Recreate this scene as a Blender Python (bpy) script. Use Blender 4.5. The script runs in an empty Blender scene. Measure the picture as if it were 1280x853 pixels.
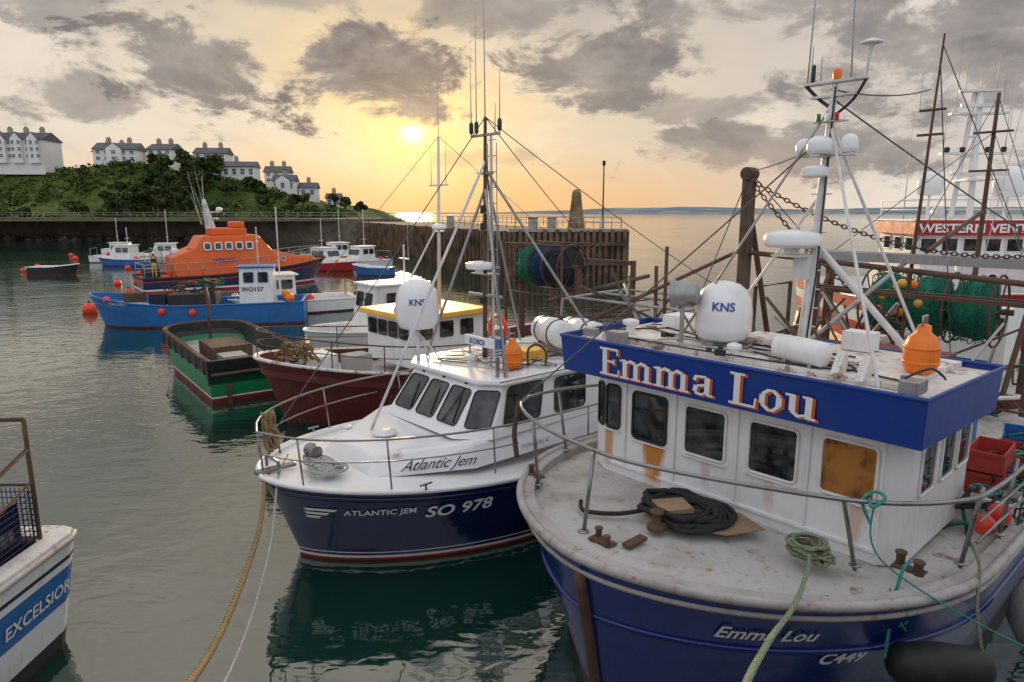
import bpy, math, random
from mathutils import Vector, Matrix, noise
from mathutils.bvhtree import BVHTree
random.seed(7)
SC=bpy.context.scene
COL=SC.collection
R=random.random
def U(a,b): return a+(b-a)*random.random()

# ---------------------------------------------------------------- materials
def newmat(name):
    m=bpy.data.materials.new(name); m.use_nodes=True
    nt=m.node_tree; return m,nt,nt.nodes["Principled BSDF"]
def N(nt,t,**k):
    n=nt.nodes.new(t)
    for a,b in k.items(): setattr(n,a,b)
    return n
def mth(nt,op,a,b=None,c=None,clamp=False):
    n=nt.nodes.new("ShaderNodeMath"); n.operation=op; n.use_clamp=clamp
    for i,v in enumerate((a,b,c)):
        if v is None: continue
        if isinstance(v,(int,float)): n.inputs[i].default_value=v
        else: nt.links.new(v,n.inputs[i])
    return n.outputs[0]
def mixc(nt,f,a,b,mode='MIX'):
    n=nt.nodes.new("ShaderNodeMix"); n.data_type='RGBA'; n.blend_type=mode
    for s,v in ((0,f),(6,a),(7,b)):
        if isinstance(v,(int,float)): n.inputs[s].default_value=v
        elif isinstance(v,(tuple,list)): n.inputs[s].default_value=(v[0],v[1],v[2],1)
        else: nt.links.new(v,n.inputs[s])
    return n.outputs[2]
def noise_tex(nt,vec,scale,detail=4,rough=.55,dist=0):
    n=nt.nodes.new("ShaderNodeTexNoise"); n.inputs["Scale"].default_value=scale
    n.inputs["Detail"].default_value=detail; n.inputs["Roughness"].default_value=rough
    n.inputs["Distortion"].default_value=dist
    if vec is not None: nt.links.new(vec,n.inputs["Vector"])
    return n.outputs[0]
def ramp(nt,f,lo,hi):
    n=nt.nodes.new("ShaderNodeMapRange"); n.inputs[1].default_value=lo; n.inputs[2].default_value=hi
    n.interpolation_type='SMOOTHSTEP'; nt.links.new(f,n.inputs[0]); return n.outputs[0]
def scaled(nt,vec,s):
    n=nt.nodes.new("ShaderNodeMapping"); n.inputs["Scale"].default_value=s
    nt.links.new(vec,n.inputs["Vector"]); return n.outputs[0]
def paint(name,col,rough=.4,dirt=.35,dirtcol=None,metal=0,scale=1.5,streak=.5,bump=.02,rust=0,coat=0,rustspots=None):
    m,nt,b=newmat(name)
    tc=N(nt,"ShaderNodeTexCoord").outputs["Object"]
    if dirtcol is None: dirtcol=tuple(c*.45+.02 for c in col)
    n1=noise_tex(nt,tc,scale,3,.65); n2=noise_tex(nt,scaled(nt,tc,(7,7,.7)),1.3,3,.65)
    f=mth(nt,'MULTIPLY',ramp(nt,n1,.42,.72),dirt)
    g=mth(nt,'MULTIPLY',ramp(nt,n2,.5,.75),dirt*streak*1.4)
    tot=mth(nt,'ADD',f,g,clamp=True)
    c=mixc(nt,tot,col,dirtcol)
    if rust>0:
        r1=noise_tex(nt,tc,scale*2.2,5,.7)
        rf=mth(nt,'MULTIPLY',mth(nt,'MAXIMUM',ramp(nt,r1,.64-.1*rust,.74-.1*rust),mth(nt,'MULTIPLY',ramp(nt,n2,.62-.06*rust,.8),.7)),.85)
        c=mixc(nt,rf,c,(.24,.085,.02))
    if rustspots:
        sx=N(nt,"ShaderNodeSeparateXYZ"); nt.links.new(tc,sx.inputs[0])
        st=noise_tex(nt,scaled(nt,tc,(6,6,1.0)),1.3,4,.7)
        for (yc,wd,zt,zb,k) in rustspots:
            dy=mth(nt,'DIVIDE',mth(nt,'ABSOLUTE',mth(nt,'SUBTRACT',sx.outputs[1],yc)),wd)
            hz=mth(nt,'DIVIDE',mth(nt,'SUBTRACT',sx.outputs[2],zb),zt-zb)
            up=mth(nt,'SUBTRACT',1.0,ramp(nt,hz,.97,1.04))
            a=mth(nt,'SUBTRACT',mth(nt,'ADD',mth(nt,'MULTIPLY',st,1.6),mth(nt,'MULTIPLY',hz,.35)),mth(nt,'ADD',dy,.0))
            ff=mth(nt,'MULTIPLY',mth(nt,'MULTIPLY',ramp(nt,a,.0,.8),up),k)
            ff=mth(nt,'MULTIPLY',ff,ramp(nt,hz,-.15,.3))
            c=mixc(nt,ff,c,(.52,.20,.025))
    nt.links.new(c,b.inputs["Base Color"])
    b.inputs["Metallic"].default_value=metal
    rr=mth(nt,'ADD',mth(nt,'MULTIPLY',tot,.3),rough,clamp=True); nt.links.new(rr,b.inputs["Roughness"])
    if coat: b.inputs["Coat Weight"].default_value=coat; b.inputs["Coat Roughness"].default_value=.12
    if bump:
        bp=N(nt,"ShaderNodeBump"); bp.inputs["Strength"].default_value=.35; bp.inputs["Distance"].default_value=bump
        nt.links.new(noise_tex(nt,tc,scale*2.5,2,.6),bp.inputs["Height"]); nt.links.new(bp.outputs[0],b.inputs["Normal"])
    return m
M={}
M['white']=paint("white_paint",(.8,.8,.79),.35,.3,(.44,.40,.33),streak=.8)
M['whitec']=paint("white_gelcoat",(.82,.82,.82),.22,.16,(.52,.5,.45),coat=.3,bump=.004)
M['emwall']=paint("white_wheelhouse",(.8,.8,.8),.35,.22,(.52,.48,.4),streak=.9,bump=.008,
   rustspots=[(-1.98,.16,2.66,1.95,.8),(-1.1,.28,2.53,1.85,1.0),(1.9,.15,2.55,2.0,.5),(.75,.1,2.52,2.1,.35),(-.2,.1,2.5,2.1,.35)])
M['rusty']=paint("rusty_white",(.72,.7,.66),.5,.4,(.4,.3,.2),rust=1.1)
M['deckgrey']=paint("deck_paint",(.50,.49,.47),.6,.6,(.27,.23,.18),scale=1.1,rust=.25,bump=.01)
M['cap']=paint("gunwale_grey",(.42,.40,.39),.55,.5,(.24,.19,.15),scale=2,rust=.5)
M['blue']=paint("royal_blue",(.003,.018,.18),.26,.4,(.012,.025,.09),scale=1.2,coat=.3,bump=.012)
M['visor']=paint("visor_blue",(.005,.04,.26),.35,.3,(.02,.05,.15),scale=1.2,bump=.006)
M['navy']=paint("navy_gelcoat",(.005,.012,.07),.12,.2,(.03,.04,.1),coat=.6,bump=.003)
M['workblue']=paint("work_blue",(.02,.15,.42),.4,.45,(.03,.08,.16))
M['orange']=paint("lifeboat_orange",(.74,.12,.010),.4,.2,(.5,.1,.02))
M['floatorange']=paint("float_orange",(.85,.2,.01),.4,.35,(.4,.1,.02))
M['yellow']=paint("yellow_paint",(.75,.42,.04),.45,.35)
M['red']=paint("red_paint",(.5,.025,.018),.45,.35)
M['redfloat']=paint("red_float",(.75,.05,.02),.35,.2)
M['maroon']=paint("maroon_paint",(.12,.014,.012),.5,.5,rust=.5)
M['green']=paint("green_paint",(.006,.2,.07),.4,.35)
M['black']=paint("black_paint",(.018,.018,.02),.5,.4,(.05,.045,.04))
M['rubber']=paint("black_rubber",(.015,.015,.016),.6,.3,(.06,.06,.06))
M['galv']=paint("galvanised_steel",(.36,.36,.36),.45,.5,(.2,.17,.14),metal=.5,rust=.35)
M['steel']=paint("stainless_rail",(.28,.28,.28),.32,.4,(.16,.14,.12),metal=.7,rust=.3)
M['rustst']=paint("rusty_steel",(.11,.06,.04),.8,.6,(.05,.035,.025),rust=.5)
M['timber']=paint("weathered_timber",(.12,.075,.05),.85,.6,(.04,.03,.022),streak=1)
M['alu']=paint("painted_mast_white",(.66,.66,.65),.4,.4,(.35,.28,.2),rust=.3)
M['card']=paint("brown_board",(.33,.22,.13),.9,.5,scale=3)
M['blind']=paint("orange_blind",(.42,.17,.03),.8,.9,(.06,.035,.02),scale=2.5)
M['stone']=paint("harbour_stone",(.17,.13,.095),.9,.7,(.06,.05,.04),scale=.35,streak=1,bump=.08)
M['ochre']=paint("ochre_beacon_stone",(.26,.17,.07),.9,.7,(.08,.065,.04),scale=.8,streak=1,bump=.05)
M['pile']=paint("pier_piles",(.18,.11,.065),.9,.8,(.025,.022,.02),scale=.5,streak=1)
M['slate']=paint("slate_roof",(.10,.10,.11),.7,.4,scale=.3)
M['render']=paint("white_render",(.78,.76,.73),.8,.15,scale=.2)
M['brickw']=paint("pale_stone_wall",(.36,.31,.25),.85,.4,scale=.3)
M['darkgl']=paint("dark_recess",(.02,.02,.022),.5,.2)
M['crate']=paint("red_crate",(.42,.04,.03),.5,.4)
M['txtwhite']=paint("letter_white",(.82,.82,.82),.4,.1,bump=0)
M['txtorange']=paint("letter_orange",(.75,.16,.02),.4,.1,bump=0)
M['txtblue']=paint("letter_blue",(.02,.06,.3),.4,.1,bump=0)
M['txtblack']=paint("letter_black",(.02,.02,.05),.4,.1,bump=0)
M['skin']=paint("skin",(.5,.3,.22),.5,.1,bump=0)
M['cloth']=paint("oilskin_yellow",(.7,.5,.05),.6,.2,bump=0)
M['clothn']=paint("jacket_navy",(.02,.03,.07),.8,.2,bump=0)
def ropemat(name,col,sc=60):
    m,nt,b=newmat(name); tc=N(nt,"ShaderNodeTexCoord").outputs["Object"]
    n=noise_tex(nt,tc,sc,2); n2=noise_tex(nt,tc,3,2)
    c=mixc(nt,ramp(nt,n,.35,.65),tuple(x*.45 for x in col),col); c=mixc(nt,mth(nt,'MULTIPLY',n2,.5),c,tuple(x*.5 for x in col))
    nt.links.new(c,b.inputs["Base Color"]); b.inputs["Roughness"].default_value=.9
    return m
M['ropetan']=ropemat("rope_tan",(.38,.26,.12))
M['ropewhite']=ropemat("rope_white",(.6,.58,.54))
M['ropeblk']=ropemat("rope_black",(.035,.033,.035))
M['ropegrn']=ropemat("rope_green",(.30,.36,.22))
M['ropeteal']=ropemat("rope_teal",(.05,.38,.33))
M['wire']=ropemat("wire",(.15,.15,.15))
M['netgreen']=ropemat("net_green",(.008,.2,.12),14)
M['netblack']=ropemat("net_black",(.025,.03,.045),14)
M['netblue']=ropemat("net_blue",(.02,.05,.16),14)
def glass():
    m,nt,b=newmat("dark_window_glass"); tc=N(nt,"ShaderNodeTexCoord").outputs["Object"]
    n=noise_tex(nt,tc,2.2,3); c=mixc(nt,ramp(nt,n,.4,.65),(.010,.015,.018),(.06,.065,.065))
    nt.links.new(c,b.inputs["Base Color"]); b.inputs["Roughness"].default_value=.04; b.inputs["IOR"].default_value=1.6
    return m
M['glass']=glass()

# ---------------------------------------------------------------- mesh builder
class MB:
    def __init__(s): s.v=[];s.f=[];s.m=[];s.sm=[];s.mats=[]
    def mi(s,m):
        m=M[m] if isinstance(m,str) else m
        if m not in s.mats: s.mats.append(m)
        return s.mats.index(m)
    def add(s,vs,fs,mat,smooth=False):
        o=len(s.v); s.v+= [Vector(v) for v in vs]; i=s.mi(mat)
        for f in fs: s.f.append(tuple(o+k for k in f)); s.m.append(i); s.sm.append(smooth)
    def box(s,c,sz,mat,rot=None):
        c=Vector(c); vs=[]
        for x in(-.5,.5):
            for y in(-.5,.5):
                for z in(-.5,.5):
                    v=Vector((x*sz[0],y*sz[1],z*sz[2]))
                    if rot: v=rot@v
                    vs.append(c+v)
        s.add(vs,[(0,1,3,2),(4,6,7,5),(0,4,5,1),(2,3,7,6),(0,2,6,4),(1,5,7,3)],mat)
    def hexa(s,b,t,mat):
        s.add(list(b)+list(t),[(3,2,1,0),(4,5,6,7),(0,1,5,4),(1,2,6,5),(2,3,7,6),(3,0,4,7)],mat)
    def tube(s,pts,r,mat,n=8,closed=False,r1=None):
        pts=[Vector(p) for p in pts]; k=len(pts); vs=[];fs=[]
        up=None
        for i,p in enumerate(pts):
            if closed: d=(pts[(i+1)%k]-pts[i-1])
            else: d=pts[min(i+1,k-1)]-pts[max(i-1,0)]
            if d.length<1e-6: d=Vector((0,0,1))
            d.normalize()
            if up is None:
                up=Vector((0,0,1)) if abs(d.z)<.9 else Vector((1,0,0))
            a=d.cross(up)
            if a.length<1e-4: a=d.cross(Vector((0,1,.1)))
            a.normalize(); b=a.cross(d).normalized(); up=b
            rr=r if r1 is None else r+(r1-r)*i/(k-1)
            for j in range(n):
                t=2*math.pi*j/n; vs.append(p+a*(math.cos(t)*rr)+b*(math.sin(t)*rr))
        m=k if closed else k-1
        for i in range(m):
            for j in range(n):
                a=i*n+j;b=i*n+(j+1)%n;c=((i+1)%k)*n+(j+1)%n;d=((i+1)%k)*n+j
                fs.append((a,d,c,b))
        if not closed: fs+= [tuple(range(n)),tuple(reversed(range((k-1)*n,k*n)))]
        s.add(vs,fs,mat,True)
    def lathe(s,prof,o,mat,axis=(0,0,1),n=20,smooth=True):
        q=Vector((0,0,1)).rotation_difference(Vector(axis).normalized()); o=Vector(o); vs=[];fs=[]
        for r,z in prof:
            for j in range(n):
                t=2*math.pi*j/n; vs.append(o+q@Vector((r*math.cos(t),r*math.sin(t),z)))
        for i in range(len(prof)-1):
            for j in range(n):
                fs.append((i*n+j,i*n+(j+1)%n,(i+1)*n+(j+1)%n,(i+1)*n+j))
        if prof[0][0]>.001: fs.append(tuple(reversed(range(n))))
        if prof[-1][0]>.001: fs.append(tuple(range((len(prof)-1)*n,len(prof)*n)))
        s.add(vs,fs,mat,smooth)
    def ball(s,o,r,mat,sz=1,n=14):
        s.lathe([(max(.0005,r*math.sin(math.pi*i/9)),-r*sz*math.cos(math.pi*i/9)) for i in range(10)],o,mat,n=n)
    def dome(s,o,r,h,mat):
        s.lathe([(r*.82,0),(r*.86,.05*h),(r*.97,.14*h),(r,.2*h),(r,.5*h),(r*.94,.68*h),(r*.78,.84*h),(r*.52,.94*h),(r*.25,.985*h),(.001,h)],o,mat,n=28)
    def prism(s,poly,a,b,mat,axis='y'):
        def P(p,t):
            return (p[0],t,p[1]) if axis=='y' else ((t,p[0],p[1]) if axis=='x' else (p[0],p[1],t))
        k=len(poly); vs=[P(p,a) for p in poly]+[P(p,b) for p in poly]
        s.add(vs,[tuple(range(k)),tuple(reversed(range(k,2*k)))]+[(i,(i+1)%k,k+(i+1)%k,k+i) for i in range(k)],mat)
    def bvh(s): return BVHTree.FromPolygons(s.v,s.f)
    def build(s,name,parent=None,bevel=0,autos=True):
        me=bpy.data.meshes.new(name); me.from_pydata([tuple(v) for v in s.v],[],s.f)
        for m in s.mats: me.materials.append(m)
        for p,i,q in zip(me.polygons,s.m,s.sm): p.material_index=i; p.use_smooth=q
        import bmesh
        bm=bmesh.new(); bm.from_mesh(me); bmesh.ops.recalc_face_normals(bm,faces=bm.faces); bm.to_mesh(me); bm.free()
        ob=bpy.data.objects.new(name,me); COL.objects.link(ob)
        if parent: ob.parent=parent
        if bevel:
            b=ob.modifiers.new("b",'BEVEL'); b.width=bevel; b.segments=2; b.limit_method='ANGLE'; b.angle_limit=math.radians(40)
        return ob
def empty(name,loc=(0,0,0),hd=None,rz=0):
    e=bpy.data.objects.new(name,None); COL.objects.link(e); e.location=loc
    e.rotation_euler=(0,0,math.atan2(hd[1],hd[0]) if hd else rz); return e

def catmull(pts,n=8,closed=False):
    pts=[Vector(p) for p in pts]; k=len(pts); out=[]
    rng=range(k) if closed else range(k-1)
    for i in rng:
        if closed: p0,p1,p2,p3=pts[i-1],pts[i],pts[(i+1)%k],pts[(i+2)%k]
        else: p0,p1,p2,p3=pts[max(i-1,0)],pts[i],pts[i+1],pts[min(i+2,k-1)]
        for j in range(n):
            t=j/n; out.append(.5*((2*p1)+(-p0+p2)*t+(2*p0-5*p1+4*p2-p3)*t*t+(-p0+3*p1-3*p2+p3)*t**3))
    if not closed: out.append(pts[-1])
    return out
def sagline(a,b,sag,n=24):
    a=Vector(a);b=Vector(b); return [a.lerp(b,i/n)-Vector((0,0,sag*4*(i/n)*(1-i/n))) for i in range(n+1)]
def strands(mb,pts,r,mat,pitch=None,ns=3):
    pitch=pitch or r*7; pts=[Vector(p) for p in pts]
    res=[pts[0]]; step=pitch/7
    for a,b in zip(pts,pts[1:]):
        L=(b-a).length; k=max(1,int(L/step)); res+=[a.lerp(b,j/k) for j in range(1,k+1)]
    dist=0; chains=[[] for _ in range(ns)]; up=Vector((0,0,1))
    for i,p in enumerate(res):
        d=(res[min(i+1,len(res)-1)]-res[max(i-1,0)]).normalized()
        a=d.cross(up)
        if a.length<.05: a=d.cross(Vector((1,0,0)))
        a.normalize(); b=a.cross(d); up=b
        if i: dist+=(p-res[i-1]).length
        for s in range(ns):
            t=2*math.pi*(dist/pitch+s/ns); chains[s].append(p+a*math.cos(t)*r*.52+b*math.sin(t)*r*.52)
    for c in chains: mb.tube(c,r*.55,mat,6)
def coil(mb,c,r0,r1,turns,rr,mat,wob=.03,zr=.02,n=22,squash=1):
    pts=[]
    for i in range(int(turns*n)+1):
        t=i/n; k=t/turns
        r=r0+(r1-r0)*k+U(-wob,wob)*.4
        pts.append(Vector((c[0]+math.cos(t*2*math.pi)*r+wob*math.sin(t*1.7*6.28),c[1]+math.sin(t*2*math.pi)*r*squash+wob*math.cos(t*2.3*6.28),c[2]+rr+zr*k*turns+U(0,.008))))
    mb.tube(pts,rr,mat,6)

# ---------------------------------------------------------------- text
def text_mesh(txt,size,shear=0,bold=0,ext=0,spacing=1):
    cu=bpy.data.curves.new("t",'FONT'); cu.body=txt; cu.size=size; cu.shear=shear; cu.offset=bold; cu.space_character=spacing
    cu.resolution_u=3
    ob=bpy.data.objects.new("t",cu); COL.objects.link(ob); bpy.context.view_layer.update()
    dg=bpy.context.evaluated_depsgraph_get(); me=bpy.data.meshes.new_from_object(ob.evaluated_get(dg))
    vs=[v.co.copy() for v in me.vertices]; fs=[tuple(p.vertices) for p in me.polygons]
    bpy.data.objects.remove(ob); bpy.data.meshes.remove(me); return vs,fs
def decal(name,txt,size,org,right,out,mat,parent,bvh=None,shear=0,bold=0,up=(0,0,1),off=.008,width=None,spacing=1,centre=False):
    vs,fs=text_mesh(txt,size,shear,bold,spacing=spacing)
    if width:
        w=max(v.x for v in vs)-min(v.x for v in vs); k=width/w
        for v in vs: v.x*=k
    if centre:
        cx=(max(v.x for v in vs)+min(v.x for v in vs))/2
        for v in vs: v.x-=cx
    right=Vector(right).normalized(); out=Vector(out).normalized(); up=Vector(up).normalized(); org=Vector(org); res=[]
    for v in vs:
        p=org+right*v.x+up*v.y
        if bvh:
            h=bvh.ray_cast(p+out*1.5,-out,4)
            p=(h[0]+out*off) if h[0] else p
        else: p=p+out*off
        res.append(p)
    mb=MB(); mb.add(res,fs,mat); ob=mb.build(name,parent); return ob

# ---------------------------------------------------------------- hull
def hull(parent,x0,x1,x2,Br,Bw,er,ew,sheer,rows,cap='cap',deck='deckgrey',bulw=.15,q=.8,zk=-.6,expo=.58,n=34,inner=None,capw=.14,ftaper=.1,capr=.045,name="hull"):
    def pt(s,h,inset=0):
        xt=x1+(x0-x1)*max(h,0)**1.3; x=xt+(x2-xt)*s; e=ew+(er-ew)*h; d=xt-x
        B=Bw+(Br-Bw)*max(h,0)**q
        b=B*(max(0,1-(1-min(d/e,1))**2))**(expo+.25*(1-h))
        b*=1-ftaper*max(0,(s-.6)/.4)**2
        z=zk+(sheer(s)-zk)*h
        return x,b,z
    mb=MB(); ss=[(i/n)**1.9 for i in range(n+1)]
    def hz(s,r): return r[1] if isinstance(r,tuple) else (r-zk)/(sheer(s)-zk)
    R_=[(zk,rows[0][1])]+list(rows[1:]) if rows[0][0]==zk else rows
    levels=[r[0] for r in R_]+[('f',1.0)]; mats=[r[1] for r in R_]
    for sd in(1,-1):
        for li in range(len(levels)-1):
            vs=[];sub=3 if li==len(levels)-2 else 1
            for k in range(sub+1):
                for s in ss:
                    a=hz(s,levels[li]);b=hz(s,levels[li+1]);x,y,z=pt(s,a+(b-a)*k/sub); vs.append((x,y*sd,z))
            w=len(ss); fs=[(k*w+i,k*w+i+1,(k+1)*w+i+1,(k+1)*w+i) for k in range(sub) for i in range(w-1)]
            mb.add(vs,fs,mats[li],True)
    for li in range(len(levels)-1):
        a=pt(1,hz(1,levels[li]));b=pt(1,hz(1,levels[li+1]))
        mb.add([(a[0],a[1],a[2]),(a[0],-a[1],a[2]),(b[0],-b[1],b[2]),(b[0],b[1],b[2])],[(0,1,2,3)],mats[li])
    hb=mb.bvh()
    hob=mb.build(name,parent)
    mb=MB(); rim=[pt(s,1) for s in ss]
    inn=[]
    for i,(x,y,z) in enumerate(rim):
        a=rim[max(i-1,0)];b=rim[min(i+1,len(rim)-1)]
        t=Vector((b[0]-a[0],b[1]-a[1])); 
        if i==0: t=Vector((0,1))
        if t.length<1e-6: t=Vector((-1,0))
        t.normalize(); nx,ny=t.y,-t.x
        ix,iy=x-abs(nx)*capw, max(0,y-abs(ny)*capw)
        inn.append((ix,iy,z))
    inner=inner or cap
    for sd in(1,-1):
        w=len(ss)
        vs=[(x,y*sd,z+.012) for x,y,z in rim]+[(x,y*sd,z+.012) for x,y,z in inn]+[(x,y*sd,z-bulw) for x,y,z in inn]
        mb.add(vs,[(i,i+1,w+i+1,w+i) for i in range(w-1)],cap)
        mb.add(vs,[(w+i,w+i+1,2*w+i+1,2*w+i) for i in range(w-1)],inner)
    st=rim[-1]
    mb.box((st[0]+capw/2,0,st[2]-bulw/2+.0),(capw,st[1]*1.98,bulw+.02),inner)
    loop=[(x,y,z) for x,y,z in reversed(rim)]+[(x,-y,z) for x,y,z in rim[1:]]
    mb.tube(loop,capr,cap,8)
    mb.build("gunwale",parent)
    mb=MB(); w=len(ss); vs=[]
    for x,y,z in inn:
        for k in range(7):
            f=-1+2*k/6; vs.append((x,y*f,z-bulw+.04*(1-f*f)))
    mb.add(vs,[(i*7+k,i*7+k+1,(i+1)*7+k+1,(i+1)*7+k) for i in range(w-1) for k in range(6)],deck,True)
    mb.build("deck",parent)
    return pt,hb
def rrect(w,h,r,n=4):
    out=[]
    for cx,cy,a0 in((w/2-r,h/2-r,0),(-w/2+r,h/2-r,90),(-w/2+r,-h/2+r,180),(w/2-r,-h/2+r,270)):
        for i in range(n+1):
            a=math.radians(a0+90*i/n); out.append((cx+r*math.cos(a),cy+r*math.sin(a)))
    return out
def window(mbg,mbf,c,right,up,w,h,r=.06,fr=.018,mat='glass',fmat='rubber',skew=0):
    right=Vector(right).normalized(); up=Vector(up).normalized(); out=right.cross(up).normalized(); c=Vector(c)
    pts=[c+right*(x+skew*y)+up*y for x,y in rrect(w,h,r)]
    k=len(pts)
    mbg.add([p+out*.006 for p in pts],[tuple(range(k))],mat)
    mbf.tube([p+out*.012 for p in pts],fr,fmat,6,closed=True)
def whip(mb,p,h,lean=(0,0),r=.012,mat='alu'):
    p=Vector(p); mb.tube([p,p+Vector((lean[0]*.5,lean[1]*.5,h*.5)),p+Vector((lean[0],lean[1],h))],r,mat,5,r1=r*.35)
def float_buoy(mb,c,r,mat='floatorange'):
    x,y,z=c
    mb.lathe([(r*.5,0),(r*.85,.05),(r,.16),(r,.34),(r*.8,.46),(r*.42,.52),(r*.38,.6),(r*.2,.62)],c,mat,n=18)
    mb.tube([(x-.07,y,z+.6),(x-.07,y,z+.72),(x+.07,y,z+.72),(x+.07,y,z+.6)],.014,'galv',6)
    for k in(.16,.34): mb.lathe([(r*1.03,k-.02),(r*1.05,k),(r*1.03,k+.02)],c,mat,n=18)

HD=(-.742,-.67)
# ================================================================= EMMA LOU
E=empty("fishing_boat",(2.88,9.11,0),HD)
def shE(s): return 2.12-.35*math.sin(min(s*1.6,1)*math.pi/2)+.25*max(0,s-.6)
ptE,hbE=hull(E,2.85,2.35,-10.6,3.15,2.6,3.7,5.2,shE,[(-.6,'maroon'),(.12,'black'),(.2,'blue'),(('f',.60),'blue')],bulw=.12,expo=.56,capw=.2,capr=.06)
mb=MB()
mb.tube([(ptE(0,h)[0]+.03,0,ptE(0,h)[2]) for h in(.1,.3,.5,.7,.85,.93)],.075,'rustst',8)
for hh,mt in((.93,'cap'),(.72,'blue')):
    ss=[(i/40)**1.6 for i in range(41)]
    lp=[(ptE(s,hh)[0],ptE(s,hh)[1]+.01,ptE(s,hh)[2]) for s in reversed(ss)]+[(ptE(s,hh)[0],-ptE(s,hh)[1]-.01,ptE(s,hh)[2]) for s in ss[1:]]
    mb.tube(lp,.035,mt,6)
mb.build("stem_and_strakes",E)
mb=MB()
zb,zt=1.85,3.55
def wallring(z,k=0):
    return [(-.02+k,-2.05,z),(-.02+k,2.15,z),(-.22,2.38,z),(-2.5,2.38,z),(-2.5,-2.38,z),(-.22,-2.38,z)]
a=wallring(zb);b=wallring(zt)
mb.add(a+b,[(i,(i+1)%6,6+(i+1)%6,6+i) for i in range(6)]+[tuple(range(6,12))],'emwall')
mb.box((-.04+.03,.05,2.02),(.05,4.2,.05),'emwall')
for y in(-1.64,-.72,.28,1.27,2.14): mb.box((.0,y,2.72),(.02,.03,1.35),'emwall')
mb.build("wheelhouse",E,bevel=.03)
mb=MB()
f=[(.38,-2.62),(.38,2.62),(-2.05,2.72),(-2.05,-2.72)]
top=4.06;bot=3.5
outer=[(x,y,bot) for x,y in f]+[(x+(.06 if i<2 else 0),y*1.01,top) for i,(x,y) in enumerate(f)]
innb=[(x-.05 if i<2 else x+.05,y*.975,bot) for i,(x,y) in enumerate(f)]
mb.add(outer,[(0,1,5,4),(1,2,6,5),(2,3,7,6),(3,0,4,7)],'visor')
mb.add([Vector(v) for v in outer[:4]]+[Vector(v) for v in innb],[(0,1,5,4),(1,2,6,5),(2,3,7,6),(3,0,4,7)],'visor')
mb.build("visor",E,bevel=.015)
mb=MB()
mb.prism([(.36,-2.6),(.36,2.6),(-2.03,2.68),(-2.03,-2.68)],3.56,4.0,'rusty','z')
mb.tube([(.44,-2.64,4.07),(.44,2.64,4.07),(-2.05,2.75,4.07),(-2.05,-2.75,4.07)],.03,'visor',8,closed=True)
mb.prism([(-.05,-2.2),(-.05,2.2),(-2.0,2.3),(-2.0,-2.3)],4.0,4.08,'rusty','z')
mb.build("roof",E,bevel=.03)
mbg=MB();mbf=MB()
for y0,y1,z0,z1 in((-2.03,-1.76,2.6,3.3),(-1.5,-.88,2.55,3.28),(-.56,.10,2.55,3.27),(.45,1.12,2.56,3.27),(1.42,2.08,2.58,3.29)):
    window(mbg,mbf,(-.018,(y0+y1)/2,(z0+z1)/2),(0,1,0),(0,0,1),y1-y0,z1-z0,.07,.022,mat='blind' if y0>1.3 else 'glass',fmat='rubber' if y0<-1.3 else 'white')
    mbf.box((.004,(y0+y1)/2,z0-.035),(.05,y1-y0+.06,.02),'white')
window(mbg,mbf,(-.125,-2.22,2.93),(.52,.85,0),(0,0,1),.26,.7,.06,.02)
for i,x in enumerate((-.75,-1.5,-2.15)): window(mbg,mbf,(x,2.382,2.95),(-1,0,0),(0,0,1),.5,.62,.06,.02,fmat='white')
mbg.build("window_panes",E); mbf.build("window_frames",E)
GL={
'E':(.62,[((.0,0),(.56,0),.08),((.0,1),(.54,1),.08),((.08,.52),(.42,.52),.08),((.15,0),(.15,1),.22),((.55,0),(.57,.22),.06),((.53,1),(.53,.8),.06),((.42,.42),(.42,.62),.06)]),
'm':(.98,[((.14,0),(.14,.66),.2),((.0,.64),(.15,.68),.07),((.0,0),(.27,0),.07),((.13,.5),(.28,.67),.08),((.28,.67),(.42,.62),.12),((.46,.6),(.46,0),.2),((.34,0),(.58,0),.07),((.47,.5),(.6,.67),.08),((.6,.67),(.74,.62),.12),((.78,.6),(.78,0),.2),((.67,0),(.92,0),.07)]),
'a':(.58,[((.08,.5),(.12,.63),.12),((.12,.64),(.36,.66),.08),((.4,.62),(.4,.06),.2),((.38,.38),(.16,.32),.08),((.13,.3),(.1,.1),.17),((.12,.05),(.28,.02),.09),((.28,.03),(.4,.14),.07),((.4,.03),(.54,.03),.07)]),
'L':(.62,[((.16,0),(.16,1),.22),((.0,1),(.32,1),.07),((.0,0),(.58,0),.08),((.56,0),(.58,.28),.07)]),
'o':(.58,[((.1,.2),(.1,.47),.19),((.1,.5),(.22,.65),.11),((.2,.66),(.34,.66),.07),((.33,.65),(.45,.5),.11),((.45,.47),(.45,.2),.19),((.45,.18),(.34,.03),.11),((.34,.01),(.2,.01),.07),((.22,.03),(.1,.17),.11)]),
'u':(.66,[((.14,.66),(.14,.17),.2),((.0,.66),(.15,.66),.07),((.13,.15),(.26,.02),.11),((.25,.01),(.4,.09),.08),((.46,.66),(.46,0),.2),((.34,.66),(.48,.66),.07),((.46,.01),(.6,.01),.07)]),
' ':(.35,[])}
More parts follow.
